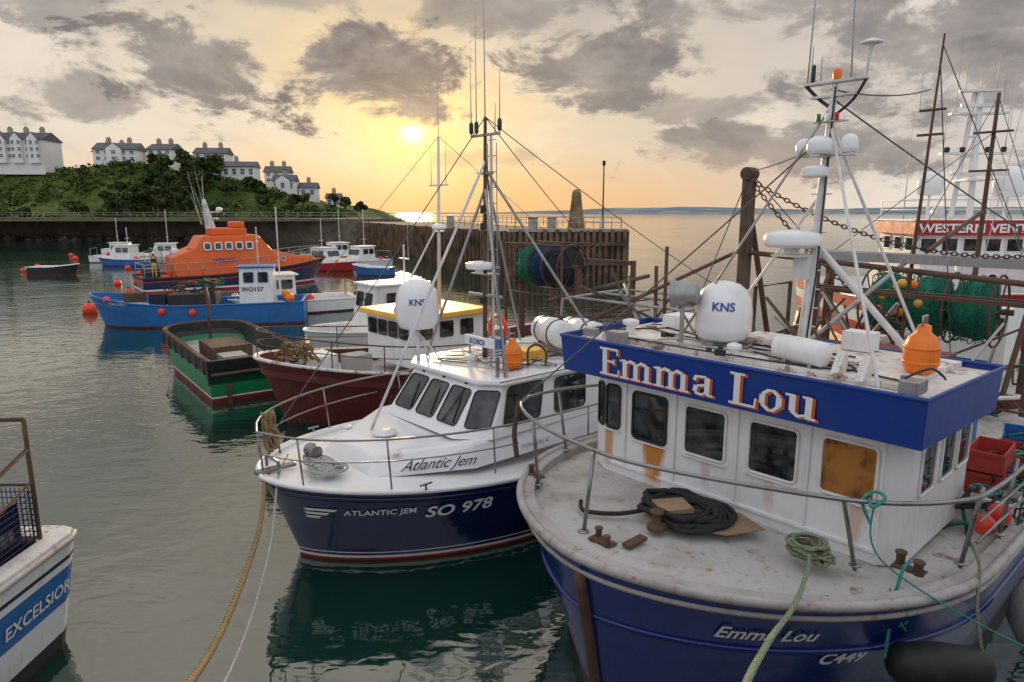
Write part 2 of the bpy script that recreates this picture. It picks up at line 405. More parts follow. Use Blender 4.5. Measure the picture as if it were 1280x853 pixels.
def glyphs(txt,org,right,up,out,h,mat,grow=0,shear=.06,xs=1,parent=None,name="lettering"):
    right=Vector(right);up=Vector(up);out=Vector(out);org=Vector(org); mb=MB(); x=0;k=0
    for ch in txt:
        w,sts=GL[ch]
        for (a,b,t) in sts:
            A=Vector(((a[0]+x)*xs,a[1]));B=Vector(((b[0]+x)*xs,b[1])); d=(B-A); d.normalize(); nn=Vector((-d.y,d.x))*(t+grow)*.5
            A=A-d*(grow*.5+.015);B=B+d*(grow*.5+.015); k+=1
            q=[A+nn,B+nn,B-nn,A-nn]
            mb.add([org+right*((p.x+shear*p.y)*h)+up*(p.y*h)+out*(.0003*k) for p in q],[(0,1,2,3)],mat)
        x+=w
    return mb.build(name,parent)
upv=Vector((.06,0,.56)).normalized(); outv=Vector((1,0,-.1)).normalized()
glyphs("Emma Lou",(.418,-1.82,3.59),(0,1,0),upv,outv,.40,'txtwhite',xs=1.56,parent=E,name="name_letters")
glyphs("Emma Lou",(.396,-1.80,3.574),(0,1,0),upv,outv,.40,'txtorange',grow=.035,xs=1.56,parent=E,name="name_letter_shadow")
decal("bow_name","Emma Lou",.25,(1.85,1.0,1.5),(-.72,.69,0),(.69,.72,0),'txtwhite',E,hbE,shear=.35,bold=.004,off=.03)
decal("registration","C449",.26,(.98,1.75,1.08),(-.6,.8,0),(.6,.8,0),'txtwhite',E,hbE,shear=.2,bold=.008,off=.03)
mb=MB()
rail=catmull([(-1.6,-3.0,2.85),(-.2,-3.02,3.0),(1.15,-2.75,3.1),(1.75,-1.9,3.08),(1.97,-.8,3.06),(1.95,.1,3.05),(1.5,1.35,3.03),(.95,2.4,3.02),(.18,2.98,3.0),(-.8,3.08,2.9),(-2.4,3.08,2.8)],8)
mb.tube(rail,.028,'steel',8)
for (x,y),(bx,by) in(((1.75,-1.9),(1.5,-2.05)),((2.0,-.55),(2.15,-.56)),((1.1,2.15),(.45,2.1)),((-.35,3.05),(-.5,2.9)),((.1,-3.0),(.1,-2.8)),((-1.5,-3.0),(-1.5,-2.9)),((-1.7,3.08),(-1.7,3.0))):
    mb.tube([(bx,by,1.95),(x,y,3.02)],.026,'steel',8)
    mb.lathe([(.07,0),(.07,.015),(.03,.03)],(bx,by,2.0),'steel')
rail2=catmull([(1.25,-2.75,3.08),(1.3,-2.8,2.6),(1.32,-2.72,2.2)],6); mb.tube(rail2,.04,'rustst',8)
for z in(2.35,2.6): mb.tube([(-.4,3.05,z),(-2.4,3.08,z-.05)],.018,'steel',6)
mb.build("bow_rail",E)
mb=MB()
def bollard(c,s=1):
    for dy in(-.11,.11):
        mb.lathe([(.05*s,0),(.05*s,.13*s),(.065*s,.14*s),(.065*s,.17*s),(.02,.175*s)],(c[0]+dy*.5,c[1]+dy,c[2]),'rustst',n=12)
    mb.box((c[0],c[1],c[2]+.012),(.16,.34,.024),'rustst')
bollard((.75,1.7,2.03));bollard((.1,2.55,2.0));bollard((2.2,-.2,2.02),.8);bollard((1.35,-2.3,2.02),.8)
mb.lathe([(.12,0),(.12,.05),(.06,.08),(.05,.2),(.09,.22),(.09,.25),(.01,.26)],(1.45,.05,2.03),'rustst')
mb.box((1.95,.1,2.05),(.35,.12,.05),'rustst')
mb.build("mooring_bollards",E,bevel=.006)
mb=MB()
mb.prism([(1.0,-.55),(1.35,-.1),(.95,.75),(.45,1.0),(.25,.55),(.5,-.5)],2.03,2.042,'card','z')
mb.hexa([(1.12,-.28,2.2),(1.28,.02,2.17),(1.0,.3,2.19),(.8,-.02,2.22)],[(1.12,-.28,2.23),(1.28,.02,2.2),(1.0,.3,2.26),(.8,-.02,2.25)],'card')
mb.build("cardboard_sheet",E)
mb=MB(); coil(mb,(.8,.1,2.03),.52,.2,7.3,.036,'ropeblk',.05,.012,squash=1.15)
coil(mb,(.85,.0,2.06),.46,.38,3.2,.036,'ropeblk',.08,.03,squash=1.2)
mb.tube(catmull([(1.2,-.3,2.1),(1.5,-.55,2.05),(1.75,-.9,2.05),(1.55,-1.15,2.05)]),.03,'ropeblk',6)
mb.build("rope_coil",E)
mb=MB()
for k in range(5): coil(mb,(.72+U(-.03,.03),1.66+U(-.05,.05),2.06+k*.035),.17,.2,1.3,.022,'ropegrn',.02,.01)
for k in range(7): 
    a=U(0,6.3); mb.tube(catmull([(.7+.15*math.cos(a+j),1.7+.28*math.sin(a+j*1.3),2.06+U(0,.08)) for j in range(4)]),.02,'ropegrn',6)
mb.build("bollard_rope",E)
mb=MB()
mb.lathe([(.1,0),(.1,.06),(.3,.1)],(-.74,-.47,4.06),'white'); mb.dome((-.74,-.47,4.16),.41,.86,'whitec')
mb.build("satellite_dome",E)
decal("dome_label","KNS",.17,(-.40,-.27,4.62),(-.51,.86,0),(.86,.51,0),'txtblue',E,mb.bvh(),bold=.004,centre=True,off=.012)
mb=MB(); p=Vector((-.25,-.85,4.05))
mb.tube([p,p+Vector((0,0,.62))],.035,'galv'); mb.tube([p+Vector((-.5,0,0)),p+Vector((0,0,.5))],.02,'galv')
ax=Vector((.45,-.95,-.05)).normalized()
mb.lathe([(.08,-.24),(.17,-.2),(.19,.1),(.21,.11),(.21,.17),(.19,.17),(.18,.15),(.001,.14)],p+Vector((0,0,.78)),'galv',axis=ax,n=20)
mb.box(p+Vector((0,0,.62)),(.08,.34,.05),'galv')
mb.build("searchlight",E,bevel=.005)
mb=MB()
b=Vector((-1.0,.62,4.05)); t=Vector((-1.35,.62,7.7))
mb.tube([b,b.lerp(t,.5)],.085,'alu',12,r1=.065); mb.tube([b.lerp(t,.5),t],.065,'alu',12,r1=.04)
for p in((.15,2.05,4.05),(-1.9,1.9,4.05)): mb.tube([p,b.lerp(t,.86)],.022,'alu',8)
mb.tube([(-.3,-.95,4.1),b.lerp(t,.92)],.018,'galv',8)
mb.tube([(-1.9,-1.2,4.05),b.lerp(t,.6)],.022,'alu',8)
mb.tube([b.lerp(t,.42),(-1.5,1.9,4.1)],.045,'alu',10)
mb.tube([b.lerp(t,.3),(-1.9,.2,4.05)],.04,'alu',10)
pp=b.lerp(t,.37)
mb.box(pp+Vector((.22,-.18,.02)),(.5,.4,.03),'alu'); mb.lathe([(.1,0),(.1,.06),(.32,.08),(.37,.12),(.37,.22),(.34,.27),(.14,.31),(.001,.32)],pp+Vector((.25,-.2,.05)),'whitec',n=28)
mb.box(pp+Vector((.12,-.08,-.15)),(.2,.2,.32),'alu')
cp=b.lerp(t,.74)
mb.box(cp,(.18,.75,.03),'alu'); mb.box(cp+Vector((.15,0,-.02)),(.4,.12,.03),'alu')
mb.dome(cp+Vector((.02,-.3,.02)),.11,.22,'whitec'); mb.dome(cp+Vector((.02,.3,.02)),.11,.24,'whitec'); mb.dome(cp+Vector((.22,0,.0)),.16,.24,'whitec')
mb.lathe([(.12,0),(.17,.02),(.17,.12),(.1,.16),(.001,.17)],cp+Vector((.25,-.02,-.3)),'whitec')
for k,(dy,m) in enumerate(((-.12,'green'),(.0,'white'),(.12,'red'))): mb.lathe([(.03,0),(.03,.09),(.02,.1)],b.lerp(t,.86)+Vector((.1,dy,0)),m,n=10)
mb.box(b.lerp(t,.86),(.12,.45,.02),'alu')
mb.box(t,(.16,.8,.03),'alu'); mb.box(t+Vector((0,0,-.18)),(.12,.6,.03),'alu')
mb.lathe([(.05,0),(.06,.1),(.04,.13),(.001,.14)],t+Vector((0,.02,.03)),'floatorange',n=12)
mb.tube([t+Vector((0,.38,0)),t+Vector((0,.42,.36))],.02,'alu'); mb.lathe([(.02,0),(.04,.03),(.14,.05),(.14,.07),(.06,.1),(.001,.11)],t+Vector((0,.42,.36)),'whitec')
mb.lathe([(.025,0),(.025,.22),(.01,.24)],t+Vector((0,-.3,.02)),'black',n=10)
mb.tube(catmull([t+Vector((0,-.4,0)),t+Vector((0,-.2,-.2)),t+Vector((0,0,-.35))]),.025,'black',6)
mb.tube(catmull([t+Vector((0,.4,0)),t+Vector((0,.25,-.25)),t+Vector((0,0,-.45))]),.02,'black',6)
for dy,hh,l in((-.38,1.9,(-.05,.02)),(-.33,.5,(0,0)),(.2,2.6,(.0,-.1)),(-.2,.35,(0,0))): whip(mb,t+Vector((0,dy,0)),hh,l,.016,'galv')
for i in range(9): mb.tube([b.lerp(t,.04+i*.07)+Vector((.0,-.14,0)),b.lerp(t,.04+i*.07)+Vector((0,.14,0))],.011,'alu',6)
mb.tube([b.lerp(t,.03)+Vector((.05,.06,0)),b.lerp(t,.3)+Vector((.08,.1,0)),b.lerp(t,.98)+Vector((.04,.03,0))],.014,'rubber',6)
mb.build("mast",E,bevel=.004)
mb=MB()
float_buoy(mb,(-.85,2.15,4.06),.2)
mb.build("marker_float",E)
mb=MB()
mb.lathe([(.1,-.38),(.16,-.34),(.17,0),(.16,.34),(.1,.38)],(-.25,.95,4.26),'white',axis=(.25,.95,0),n=16)
for k in(-.2,.2): mb.box((-.25+k*.25,.95+k*.95,4.12),(.22,.05,.1),'galv')
for y in(1.45,1.75): mb.prism([(.05,4.06),(-.25,4.06),(-.25,4.3),(-.14,4.33)],y,y+.09,'rusty','y')
mb.box((.12,-1.75,4.12),(.2,.28,.16),'galv'); mb.box((.1,-2.3,4.12),(.16,.2,.12),'galv'); mb.box((.15,2.4,4.13),(.3,.2,.14),'galv')
mb.lathe([(.07,0),(.07,.16),(.13,.18),(.13,.24),(.03,.27)],(-.4,-1.9,4.06),'white'); mb.lathe([(.06,0),(.06,.1),(.1,.12),(.1,.17),(.02,.2)],(-.1,.1,4.06),'white')
mb.tube(catmull([(.15,2.3,4.2),(0,2.5,4.32),(-.3,2.55,4.2),(-.6,2.5,4.1)]),.014,'rubber',6)
for k in range(9): mb.tube(catmull([(U(-1.8,.1),U(-2.3,2.3),4.1) for _ in range(4)],6),.013,random.choice(['rubber','ropewhite','rustst']),6)
mb.box((-1.5,-1.6,4.2),(.5,.6,.22),'white'); mb.box((-1.75,1.1,4.22),(.3,.4,.26),'white'); mb.box((-1.3,-.1,4.14),(.6,.5,.1),'rusty')
for k in range(14): mb.box((U(-1.8,.0),U(-2.2,2.2),4.1),(U(.05,.12),U(.05,.16),U(.05,.12)),random.choice(['galv','rusty','rubber']))
mb.build("roof_fittings",E,bevel=.008)
mb=MB()
mb.box((-2.9,0,2.6),(.8,3.8,1.9),'white'); mb.box((-4.6,.2,1.95),(2.4,2.6,.9),'galv')
mb.box((-6.4,-.6,1.9),(1.2,1.2,1.0),'blue'); mb.box((-3.6,.9,3.5),(1.0,1.5,.5),'red'); mb.box((-3.6,.9,3.77),(1.06,1.56,.05),'maroon')
mb.box((-5.9,1.2,2.0),(.8,.8,.7),'workblue')
mb.lathe([(.28,-.7),(.28,-.66),(.12,-.64),(.12,.64),(.28,.66),(.28,.7)],(-5.3,-.9,2.8),'rustst',axis=(0,1,0))
for k in range(10): mb.tube([(U(-7.5,-3.4),U(-2.6,2.4),2.2),(U(-7.5,-3.4),U(-2.6,2.6),U(3.4,4.4))],U(.02,.045),random.choice(['rustst','galv','timber']),6)
for k in range(30):
    c=Vector((U(-7.5,-3.4),U(-2.4,2.4),2.5+U(0,.9))); mb.tube(catmull([c+Vector((U(-.4,.4),U(-.4,.4),U(-.2,.25))) for _ in range(4)],4),.022,random.choice(['ropeblk','netblue','netgreen','rustst','ropetan']),5)
mb.build("aft_housing",E,bevel=.02)
mb=MB()
for y in(-2.45,2.4):
    mb.box((-8.1,y,3.4),(.2,.18,3.3),'timber'); mb.tube([(-8.1,y,4.6),(-6.6,y,1.9)],.07,'rustst')
mb.box((-8.1,0,5.0),(.2,5.4,.2),'galv'); mb.box((-8.1,0,4.2),(.1,4.8,.1),'rustst')
mb.box((-4.7,-2.4,4.3),(.2,.2,5.0),'timber'); mb.lathe([(.13,-.15),(.13,.15)],(-4.7,-2.4,6.75),'rustst',axis=(1,0,0))
mb.tube([(-4.7,-2.4,6.3),(-6.6,-2.5,2.0)],.06,'rustst')
mb.tube([(-4.7,-2.4,5.2),(-4.7,2.4,4.9)],.05,'rustst')
mb.tube([(-8.2,-.45,3.2),(-8.35,-.3,9.6)],.05,'rustst',r1=.02)
for z in(7.6,8.1): mb.box((-8.3,-.35,z),(.06,.5,.05),'rustst')
whip(mb,(-8.3,-.6,8.1),1.2); whip(mb,(-8.2,.9,5.0),5.2,(.1,.6))
mb.tube([(-8.2,-.45,5),(-5.2,-1.6,3)],.05,'galv')
for y in(-2.7,-2.95): mb.tube([(-3.0,y,2.9+.3*(y+2.7)),(-9.5,y+.1,3.3)],.04,'rustst')
for x in(-3.4,-5.0,-6.6,-8.4): mb.tube([(x,-2.85,1.8),(x,-2.85,3.25)],.035,'rustst')
mb.tube([(-5.6,-2.6,2.2),(-5.6,-2.6,4.4),(-7.2,-2.6,4.4),(-7.2,-2.6,2.2)],.05,'rustst')
mb.build("gallows",E,bevel=.01)
def chain(mb,a,b,sag,mat='rustst',link=.13):
    pts=sagline(a,b,sag,60); L=sum((q-p).length for p,q in zip(pts,pts[1:])); k=int(L/(link*.75))
    for i in range(k):
        f=i/k*60; j=int(f); p=pts[j].lerp(pts[j+1],f-j); d=(pts[j+1]-pts[j]).normalized()
        s=d.cross(Vector((0,0,1))).normalized(); 
        if i%2: s=s.cross(d)
        mb.tube([p+d*(link*.5*math.cos(t))+s*(link*.28*math.sin(t)) for t in [6.283*m/8 for m in range(8)]],link*.11,mat,5,closed=True)
mb=MB()
chain(mb,(-4.7,-2.3,6.6),(-8.1,2.0,5.2),.5); chain(mb,(-4.7,-2.3,6.55),(-5.0,.6,4.0),.25)
mb.build("chain",E)
mb=MB()
for a_,b_,sg in(((-4.7,-2.4,6.8),(-1.2,.6,6.9),.05),((-1.3,.6,7.6),(-8.2,-.4,8.5),.1),((-4.7,-2.4,6.8),(-8.1,-2.4,5.1),.02),((-1.3,.6,7.5),(-8.1,2.3,5.1),.05),((-8.3,-.3,9.0),(-10.3,0,2.5),0),((-1.2,.6,7.0),(1.3,-2.7,3.1),.03),((-4.7,-2.4,6.8),(-2.6,-2.3,3.9),.02),((-8.3,-.3,9.4),(-9.9,2.4,2.5),0)):
    mb.tube(sagline(a_,b_,sg,10),.012,'wire',5)
mb.build("rigging",E)
mb=MB()
def crate(c,sz,mat,rz=0):
    q=Matrix.Rotation(rz,3,'Z'); c=Vector(c); w,d,h=sz
    for sx in(-1,1):
        mb.box(c+q@Vector((sx*w/2,0,h/2)),(.02,d,h),mat,q)
        mb.box(c+q@Vector((0,sx*d/2,h/2)),(w-.03,.02,h),mat,q)
        mb.box(c+q@Vector((sx*(w/2+.015),0,h-.03)),(.02,d+.03,.04),mat,q)
    mb.box(c+q@Vector((0,0,.02)),(w-.04,d-.04,.02),mat,q)
crate((-3.4,2.45,2.0),(.8,.45,.3),'crate',.1);crate((-3.4,2.45,2.33),(.8,.45,.3),'crate',.05);crate((-4.5,2.5,2.0),(.8,.5,.35),'crate')
crate((-5.6,2.4,2.0),(.8,.5,.35),'workblue',.2); crate((-2.9,2.78,1.8),(.6,.35,.3),'white',0)
mb.build("fish_crates",E)
mb=MB()
for p in((-1.75,2.82,2.05),(-2.1,2.9,2.12),(-2.4,2.85,1.98)): mb.ball(p,.14,'redfloat')
mb.ball((-5.3,3.0,2.5),.16,'redfloat')
mb.build("net_floats",E)
mb=MB()
for k in range(80):
    c=Vector((U(-6.5,-2.2),U(2.35,2.95),1.8+U(0,.55)))
    mb.tube(catmull([c+Vector((U(-.3,.3),U(-.2,.2),U(-.1,.15))) for _ in range(4)],5),U(.012,.03),random.choice(['ropeblk','netgreen','rustst','ropeteal','netblue','ropeblk']),5)
for k in range(14): mb.tube([(-2.6-k*.28,3.02,1.8),(-2.6-k*.28,3.06,2.75)],.012,'rustst',5)
for z in(2.0,2.25,2.5,2.75): mb.tube([(-2.5,3.05,z),(-6.6,3.05,z)],.014,'rustst',5)
mb.build("pot_ropes",E)
mb=MB()
mb.lathe([(.05,-.55),(.14,-.52),(.22,-.42),(.25,0),(.22,.42),(.14,.52),(.05,.55)],(.35,3.02,1.15),'rubber',axis=(-.6,.6,-.04),n=24)
mb.lathe([(.06,-.5),(.28,-.4),(.42,-.15),(.44,.1),(.36,.35),(.16,.5),(.05,.55)],(-1.75,3.62,1.1),'cap',axis=(.1,.1,1),n=24)
mb.build("fender",E)
mb=MB()
strands(mb,catmull([(.75,2.6,1.22),(.68,2.6,1.75),(.5,2.6,2.15),(.1,2.55,2.1)]),.02,'ropeteal')
strands(mb,catmull([(0,3.35,1.15),(-.1,3.2,1.7),(-.4,3.1,2.1),(-.5,2.95,2.3)]),.02,'ropegrn')
mb.tube(catmull([(.95,2.4,3.05),(.9,2.5,2.4),(0.2,3.4,1.7),(-1,4.2,1.0)]),.01,'ropeteal',6)
mb.tube(catmull([(.98,2.36,3.06),(1.05,2.42,3.0),(.95,2.5,3.1),(.9,2.38,3.12),(1.0,2.3,3.02),(1.0,2.4,2.8)]),.018,'ropeteal',6)
for k in range(8): mb.tube(catmull([(.62+U(-.1,.1),2.6+U(-.1,.12),1.75+U(-.25,.25)) for _ in range(4)],4),.014,'ropeteal',5)
mb.build("fender_lines",E)

# ================================================================= ATLANTIC JEM
A=empty("fishing_boat",(-4.2,10.85,0),HD)
def shA(s): return 1.62-.45*math.sin(min(s*1.5,1)*math.pi/2)
ptA,hbA=hull(A,0,-.75,-12.6,2.45,2.35,4.2,4.9,shA,[(-.6,'maroon'),(.02,'red'),(.06,'txtwhite'),(.11,'navy'),(.17,'txtwhite'),(.19,'navy'),(('f',.6),'navy')],cap='whitec',deck='whitec',bulw=.05,expo=.56,capw=.1,capr=.045)
decal("bow_name","ATLANTIC JEM",.15,(-.75,1.35,1.05),(-.86,.5,0),(.5,.86,0),'txtwhite',A,hbA,shear=.1,bold=.003,spacing=1.05,width=1.2,off=.03)
decal("registration","SO 978",.30,(-1.95,2.0,.92),(-.97,.24,0),(.24,.97,0),'txtwhite',A,hbA,shear=.15,bold=.007,width=1.2,off=.03)
mb=MB()
for k,(z,l) in enumerate(((1.17,.6),(1.09,.45),(1.01,.3))):
    pts=[]
    for (u,w) in((0,0),(l,.0),(l-.06,-.05),(.05,-.05)):
        p=Vector((-.3,.75,z+w))+Vector((-.75,.66,0))*u
        o=Vector((.66,.75,0)); h=hbA.ray_cast(p+o*1.5,-o,4); pts.append((h[0] if h[0] else p)+o*.03)
    mb.add(pts,[(0,1,2,3)],'txtwhite')
mb.build("bow_flash",A)
mb=MB()
ss=[(i/40)**1.6 for i in range(41)]
for hh in(.93,.89):
    lp=[(ptA(s,hh)[0],ptA(s,hh)[1]+.01,ptA(s,hh)[2]) for s in reversed(ss)]+[(ptA(s,hh)[0],-ptA(s,hh)[1]-.01,ptA(s,hh)[2]) for s in ss[1:]]
    mb.tube(lp,.03 if hh==.93 else .012,'navy',6)
mb.build("rubbing_strake",A)
mb=MB()
def ring(pts,z): return [(x,y,z) for x,y in pts]
lo=[(-1.5,-.9),(-1.5,.9),(-3.2,1.75),(-8.2,1.85),(-8.2,-1.85),(-3.2,-1.75)]
hi=[(-1.75,-.7),(-1.75,.7),(-3.25,1.6),(-8.2,1.75),(-8.2,-1.75),(-3.25,-1.6)]
k=6; mb.add(ring(lo,1.45)+[(x,y,1.78 if x>-2 else 1.88) for x,y in hi],[(i,(i+1)%k,k+(i+1)%k,k+i) for i in range(k)]+[tuple(range(k,2*k))],'whitec')
mb.build("coachroof",A,bevel=.06)
mb=MB()
bz,tz=1.86,2.78
cb=[(-3.15,-1.15),(-3.15,1.15),(-3.65,1.68),(-8.0,1.72),(-8.0,-1.72),(-3.65,-1.68)]
ct=[(-3.85,-1.05),(-3.85,1.05),(-4.15,1.42),(-8.0,1.5),(-8.0,-1.5),(-4.15,-1.42)]
mb.add(ring(cb,bz)+ring(ct,tz),[(i,(i+1)%k,k+(i+1)%k,k+i) for i in range(k)]+[tuple(range(k,2*k))],'whitec')
mb.build("cabin",A,bevel=.03)
mb=MB()
rf=[(-3.72,-1.1),(-3.72,1.1),(-4.1,1.55),(-8.3,1.62),(-8.3,-1.62),(-4.1,-1.55)]
mb.add(ring(rf,2.78)+[(x*.99-.03,y*.97,2.88) for x,y in rf],[(i,(i+1)%k,k+(i+1)%k,k+i) for i in range(k)]+[tuple(range(k,2*k)),tuple(reversed(range(k)))],'whitec')
mb.build("cabin_roof",A,bevel=.03)
mbg=MB();mbf=MB()
def facewin(b0,b1,t0,t1,u0,u1,v0,v1,r=.06):
    b0,b1,t0,t1=map(Vector,(b0,b1,t0,t1))
    def S(u,v): return (b0.lerp(b1,u)).lerp(t0.lerp(t1,u),v)
    c=S((u0+u1)/2,(v0+v1)/2); right=S(u1,(v0+v1)/2)-S(u0,(v0+v1)/2); up=S((u0+u1)/2,v1)-S((u0+u1)/2,v0)
    w=right.length;h=up.length; r_=right.normalized(); u_=(up-r_*up.dot(r_)).normalized()
    window(mbg,mbf,c+r_.cross(u_)*.01,r_,u_,w,h,r,.013,fmat='rubber',skew=up.dot(r_)/h)
def c3(p,z): return (p[0],p[1],z)
for u0,u1 in((.04,.31),(.37,.63),(.69,.96)): facewin(c3(cb[0],bz),c3(cb[1],bz),c3(ct[0],tz),c3(ct[1],tz),u0,u1,.2,.86,.08)
facewin(c3(cb[1],bz),c3(cb[2],bz),c3(ct[1],tz),c3(ct[2],tz),.1,.92,.2,.86,.08)
facewin(c3(cb[5],bz),c3(cb[0],bz),c3(ct[5],tz),c3(ct[0],tz),.1,.92,.2,.86,.08)
facewin(c3(cb[2],bz),c3(cb[3],bz),c3(ct[2],tz),c3(ct[3],tz),.04,.27,.22,.9,.1)
facewin(c3(cb[2],bz),c3(cb[3],bz),c3(ct[2],tz),c3(ct[3],tz),.36,.58,.22,.9,.1)
mbg.build("window_panes",A); mbf.build("window_frames",A)
mb=MB()
for y in(-.7,.0,.72): mb.tube([(-3.86,y,2.72),(-3.6,y+.1,2.5),(-3.3,y+.22,2.1)],.012,'rubber',6); mb.box((-3.85,y,2.74),(.1,.08,.06),'rubber')
mb.build("wipers",A)
decal("cabin_name","Atlantic Jem",.27,(-1.98,1.16,1.53),(-.894,.447,0),(.17,.34,.223),'txtblack',A,None,shear=.6,up=(-.15,-.175,.38),off=.02,bold=.001)
decal("cabin_label","TYPHOON 42",.12,(-4.2,1.87,1.6),(-1,0.01,0),(0,1,.2),'txtblack',A,None,shear=.2,off=.0)
mb=MB()
mb.lathe([(.12,-.14),(.13,-.1),(.07,-.06),(.07,.06),(.13,.1),(.12,.14)],(-1.0,-.15,1.8),'steel',axis=(0,1,0)); mb.box((-1.0,-.15,1.66),(.3,.24,.14),'steel')
mb.tube([(-.25,.1,1.64),(-.25,.1,1.85),(-.25,-.4,1.85),(-.25,-.4,1.64)],.03,'steel')
mb.box((-.3,-.15,1.66),(.7,.14,.06),'steel')
for x,y in((-1.9,2.05),(-1.9,-2.0),(-5,2.25)): mb.tube([(x+.12,y,1.6),(x-.12,y,1.6)],.02,'steel'); mb.tube([(x,y,1.5),(x,y,1.6)],.02,'steel')
mb.lathe([(.22,0),(.24,.03),(.2,.06),(.02,.075)],(-2.4,0,1.85),'white')
for x,y in((-2.1,-.9),(-2.0,1.0)): mb.lathe([(.05,0),(.05,.06),(.09,.08),(.09,.1),(.02,.12)],(x,y,1.75),'white')
mb.build("deck_fittings",A,bevel=.006)
mb=MB(); coil(mb,(-.95,.45,1.62),.34,.12,5.5,.022,'ropewhite',.03,.01)
for k in range(8): mb.tube(catmull([(-.9+U(-.3,.2),.35+U(-.4,.4),1.64+U(0,.1)) for _ in range(5)],5),.018,'ropewhite',6)
mb.build("rope_coil",A)
mb=MB()
def railA(z,ins,s0=0,s1=.6):
    pts=[]
    for sd in(-1,1):
        r=range(18,-1,-1) if sd<0 else range(1,19)
        for i in r:
            s=(i/18)**1.8*s1; x,y,zz=ptA(s,1); pts.append((x-ins*.8*(1-s)+ (0.12 if i==0 else .08*(1-i/18)),sd*max(0,y-ins*.5),z(s)))
    return pts
top=railA(lambda s:2.42-.25*s,.1); mb.tube(top,.02,'steel',7)
mid=railA(lambda s:2.05-.25*s,.1); mb.tube(mid[6:-6],.012,'steel',6)
for i in range(1,len(top),4):
    x,y,z=top[i]; mb.tube([(x-.08,y*.98,1.5),(x,y,z)],.016,'steel',6)
mb.tube([(-3.9,1.62,2.9),(-8,1.7,2.9)],.015,'steel')
mb.build("bow_rail",A)
mb=MB()
for k in range(16):
    a=U(0,6.28); mb.tube(catmull([(-.55+U(-.12,.12),-.9+U(-.12,.12),1.7+U(0,.75)) for _ in range(4)],5),.028,'ropetan',6)
mb.build("rope_bundle",A)
mb=MB()
mb.tube([(-3.95,-1.1,2.85),(-3.95,-1.1,3.6)],.045,'alu'); mb.tube([(-4.4,-1.3,2.85),(-3.95,-1.1,3.5)],.02,'alu'); mb.tube([(-4.3,-.7,2.85),(-3.95,-1.1,3.5)],.02,'alu')
mb.dome((-3.95,-1.1,3.6),.46,1.03,'whitec')
mb.build("satellite_dome",A)
decal("dome_label","KNS",.18,(-3.7,-.72,4.12),(-.83,.56,0),(.56,.83,0),'txtblue',A,mb.bvh(),bold=.004,centre=True,off=.012)
mb=MB()
b=Vector((-5.1,-.25,2.85)); t=Vector((-5.15,-.25,7.9))
mb.tube([b,t],.055,'rustst',10,r1=.035); mb.tube([(-5.35,-.25,2.85),(-5.3,-.25,7.6)],.03,'alu',8)
for p in((-2.3,-.35,1.85),): mb.tube([p,b.lerp(t,.83)],.03,'alu',8)
for p,f in(((-4.3,1.35,2.88),.72),((-4.3,-1.3,2.88),.72),((-7.2,1.4,2.88),.8),((-7.2,-1.4,2.88),.8)): mb.tube([p,b.lerp(t,f)],.03,'galv',8)
for f,w in((.28,1.1),(.4,.9),(.93,.9),(.78,.5)): 
    c=b.lerp(t,f); mb.box(c,(.05,w,.05),'galv')
mb.box(b.lerp(t,.37),(.3,.6,.03),'galv'); mb.lathe([(.09,0),(.09,.06),(.28,.08),(.3,.13),(.29,.2),(.1,.24),(.001,.25)],b.lerp(t,.37)+Vector((.15,0,.03)),'whitec',n=24)
c=b.lerp(t,.93)
for dy,z0,hh in((-.45,0,1.6),(-.28,0,2.4),(0,.3,2.9),(.45,0,1.2),(.3,0,.6)): whip(mb,c+Vector((0,dy,z0)),hh,(0,U(-.03,.03)),.016,'galv')
for dy in(-.45,.45,-.28): mb.lathe([(.03,0),(.045,.03),(.045,.2),(.02,.24)],c+Vector((0,dy,.05)),'black',n=10)
for i in range(14):
    z=3.3+i*.32; mb.tube([(-5.32,-.38,z),(-5.32,-.1,z)],.01,'galv',5)
mb.tube([(-5.32,-.4,2.9),(-5.32,-.38,7.4)],.012,'galv',5); mb.tube([(-5.32,-.08,2.9),(-5.32,-.1,7.4)],.012,'galv',5)
for f in(.55,.62): mb.lathe([(.05,0),(.05,.14),(.03,.16)],b.lerp(t,f)+Vector((.15,.1,0)),'black',n=10); mb.box(b.lerp(t,f)+Vector((.08,.05,0)),(.2,.05,.03),'galv')
mb.box(b.lerp(t,.26)+Vector((.06,0,0)),(.1,.1,.12),'rubber')
mb.build("mast",A,bevel=.003)
mb=MB(); mb.box((-4.7,.05,3.35),(.04,.95,.2),'txtwhite'); mb.tube([(-4.72,-.3,2.85),(-4.72,-.3,3.3)],.02,'galv'); mb.tube([(-4.72,.4,2.85),(-4.72,.4,3.3)],.02,'galv')
mb.build("sign_board",A,bevel=.01)
decal("sign_text","KOBOI",.16,(-4.68,-.25,3.29),(0,1,0),(1,0,0),'txtblue',A,None,bold=.004)
mb=MB(); float_buoy(mb,(-4.9,.85,2.88),.2); mb.build("marker_float",A)
mb=MB()
for k,(x,y) in enumerate(((-6.7,.2),(-7.1,.75))):
    mb.lathe([(.22,-.55),(.3,-.5),(.31,-.03),(.33,0),(.31,.03),(.3,.5),(.22,.55)],(x,y,3.35),'white',axis=(.2,1,0) if k else (.3,.95,0),n=20)
    mb.box((x,y,3.0),(.3,.9,.14),'galv')
    for dd in(-.3,.3): mb.lathe([(.318,dd-.02),(.325,dd),(.318,dd+.02)],(x,y,3.35),'rubber',axis=(.2,1,0) if k else (.3,.95,0),n=20)
mb.build("liferaft_canister",A,bevel=.006)
mb=MB()
mb.tube([(-6.3,-1.2+.28*math.cos(a),3.3+.28*math.sin(a)) for a in [6.283*i/20 for i in range(20)]],.05,'redfloat',8,closed=True)
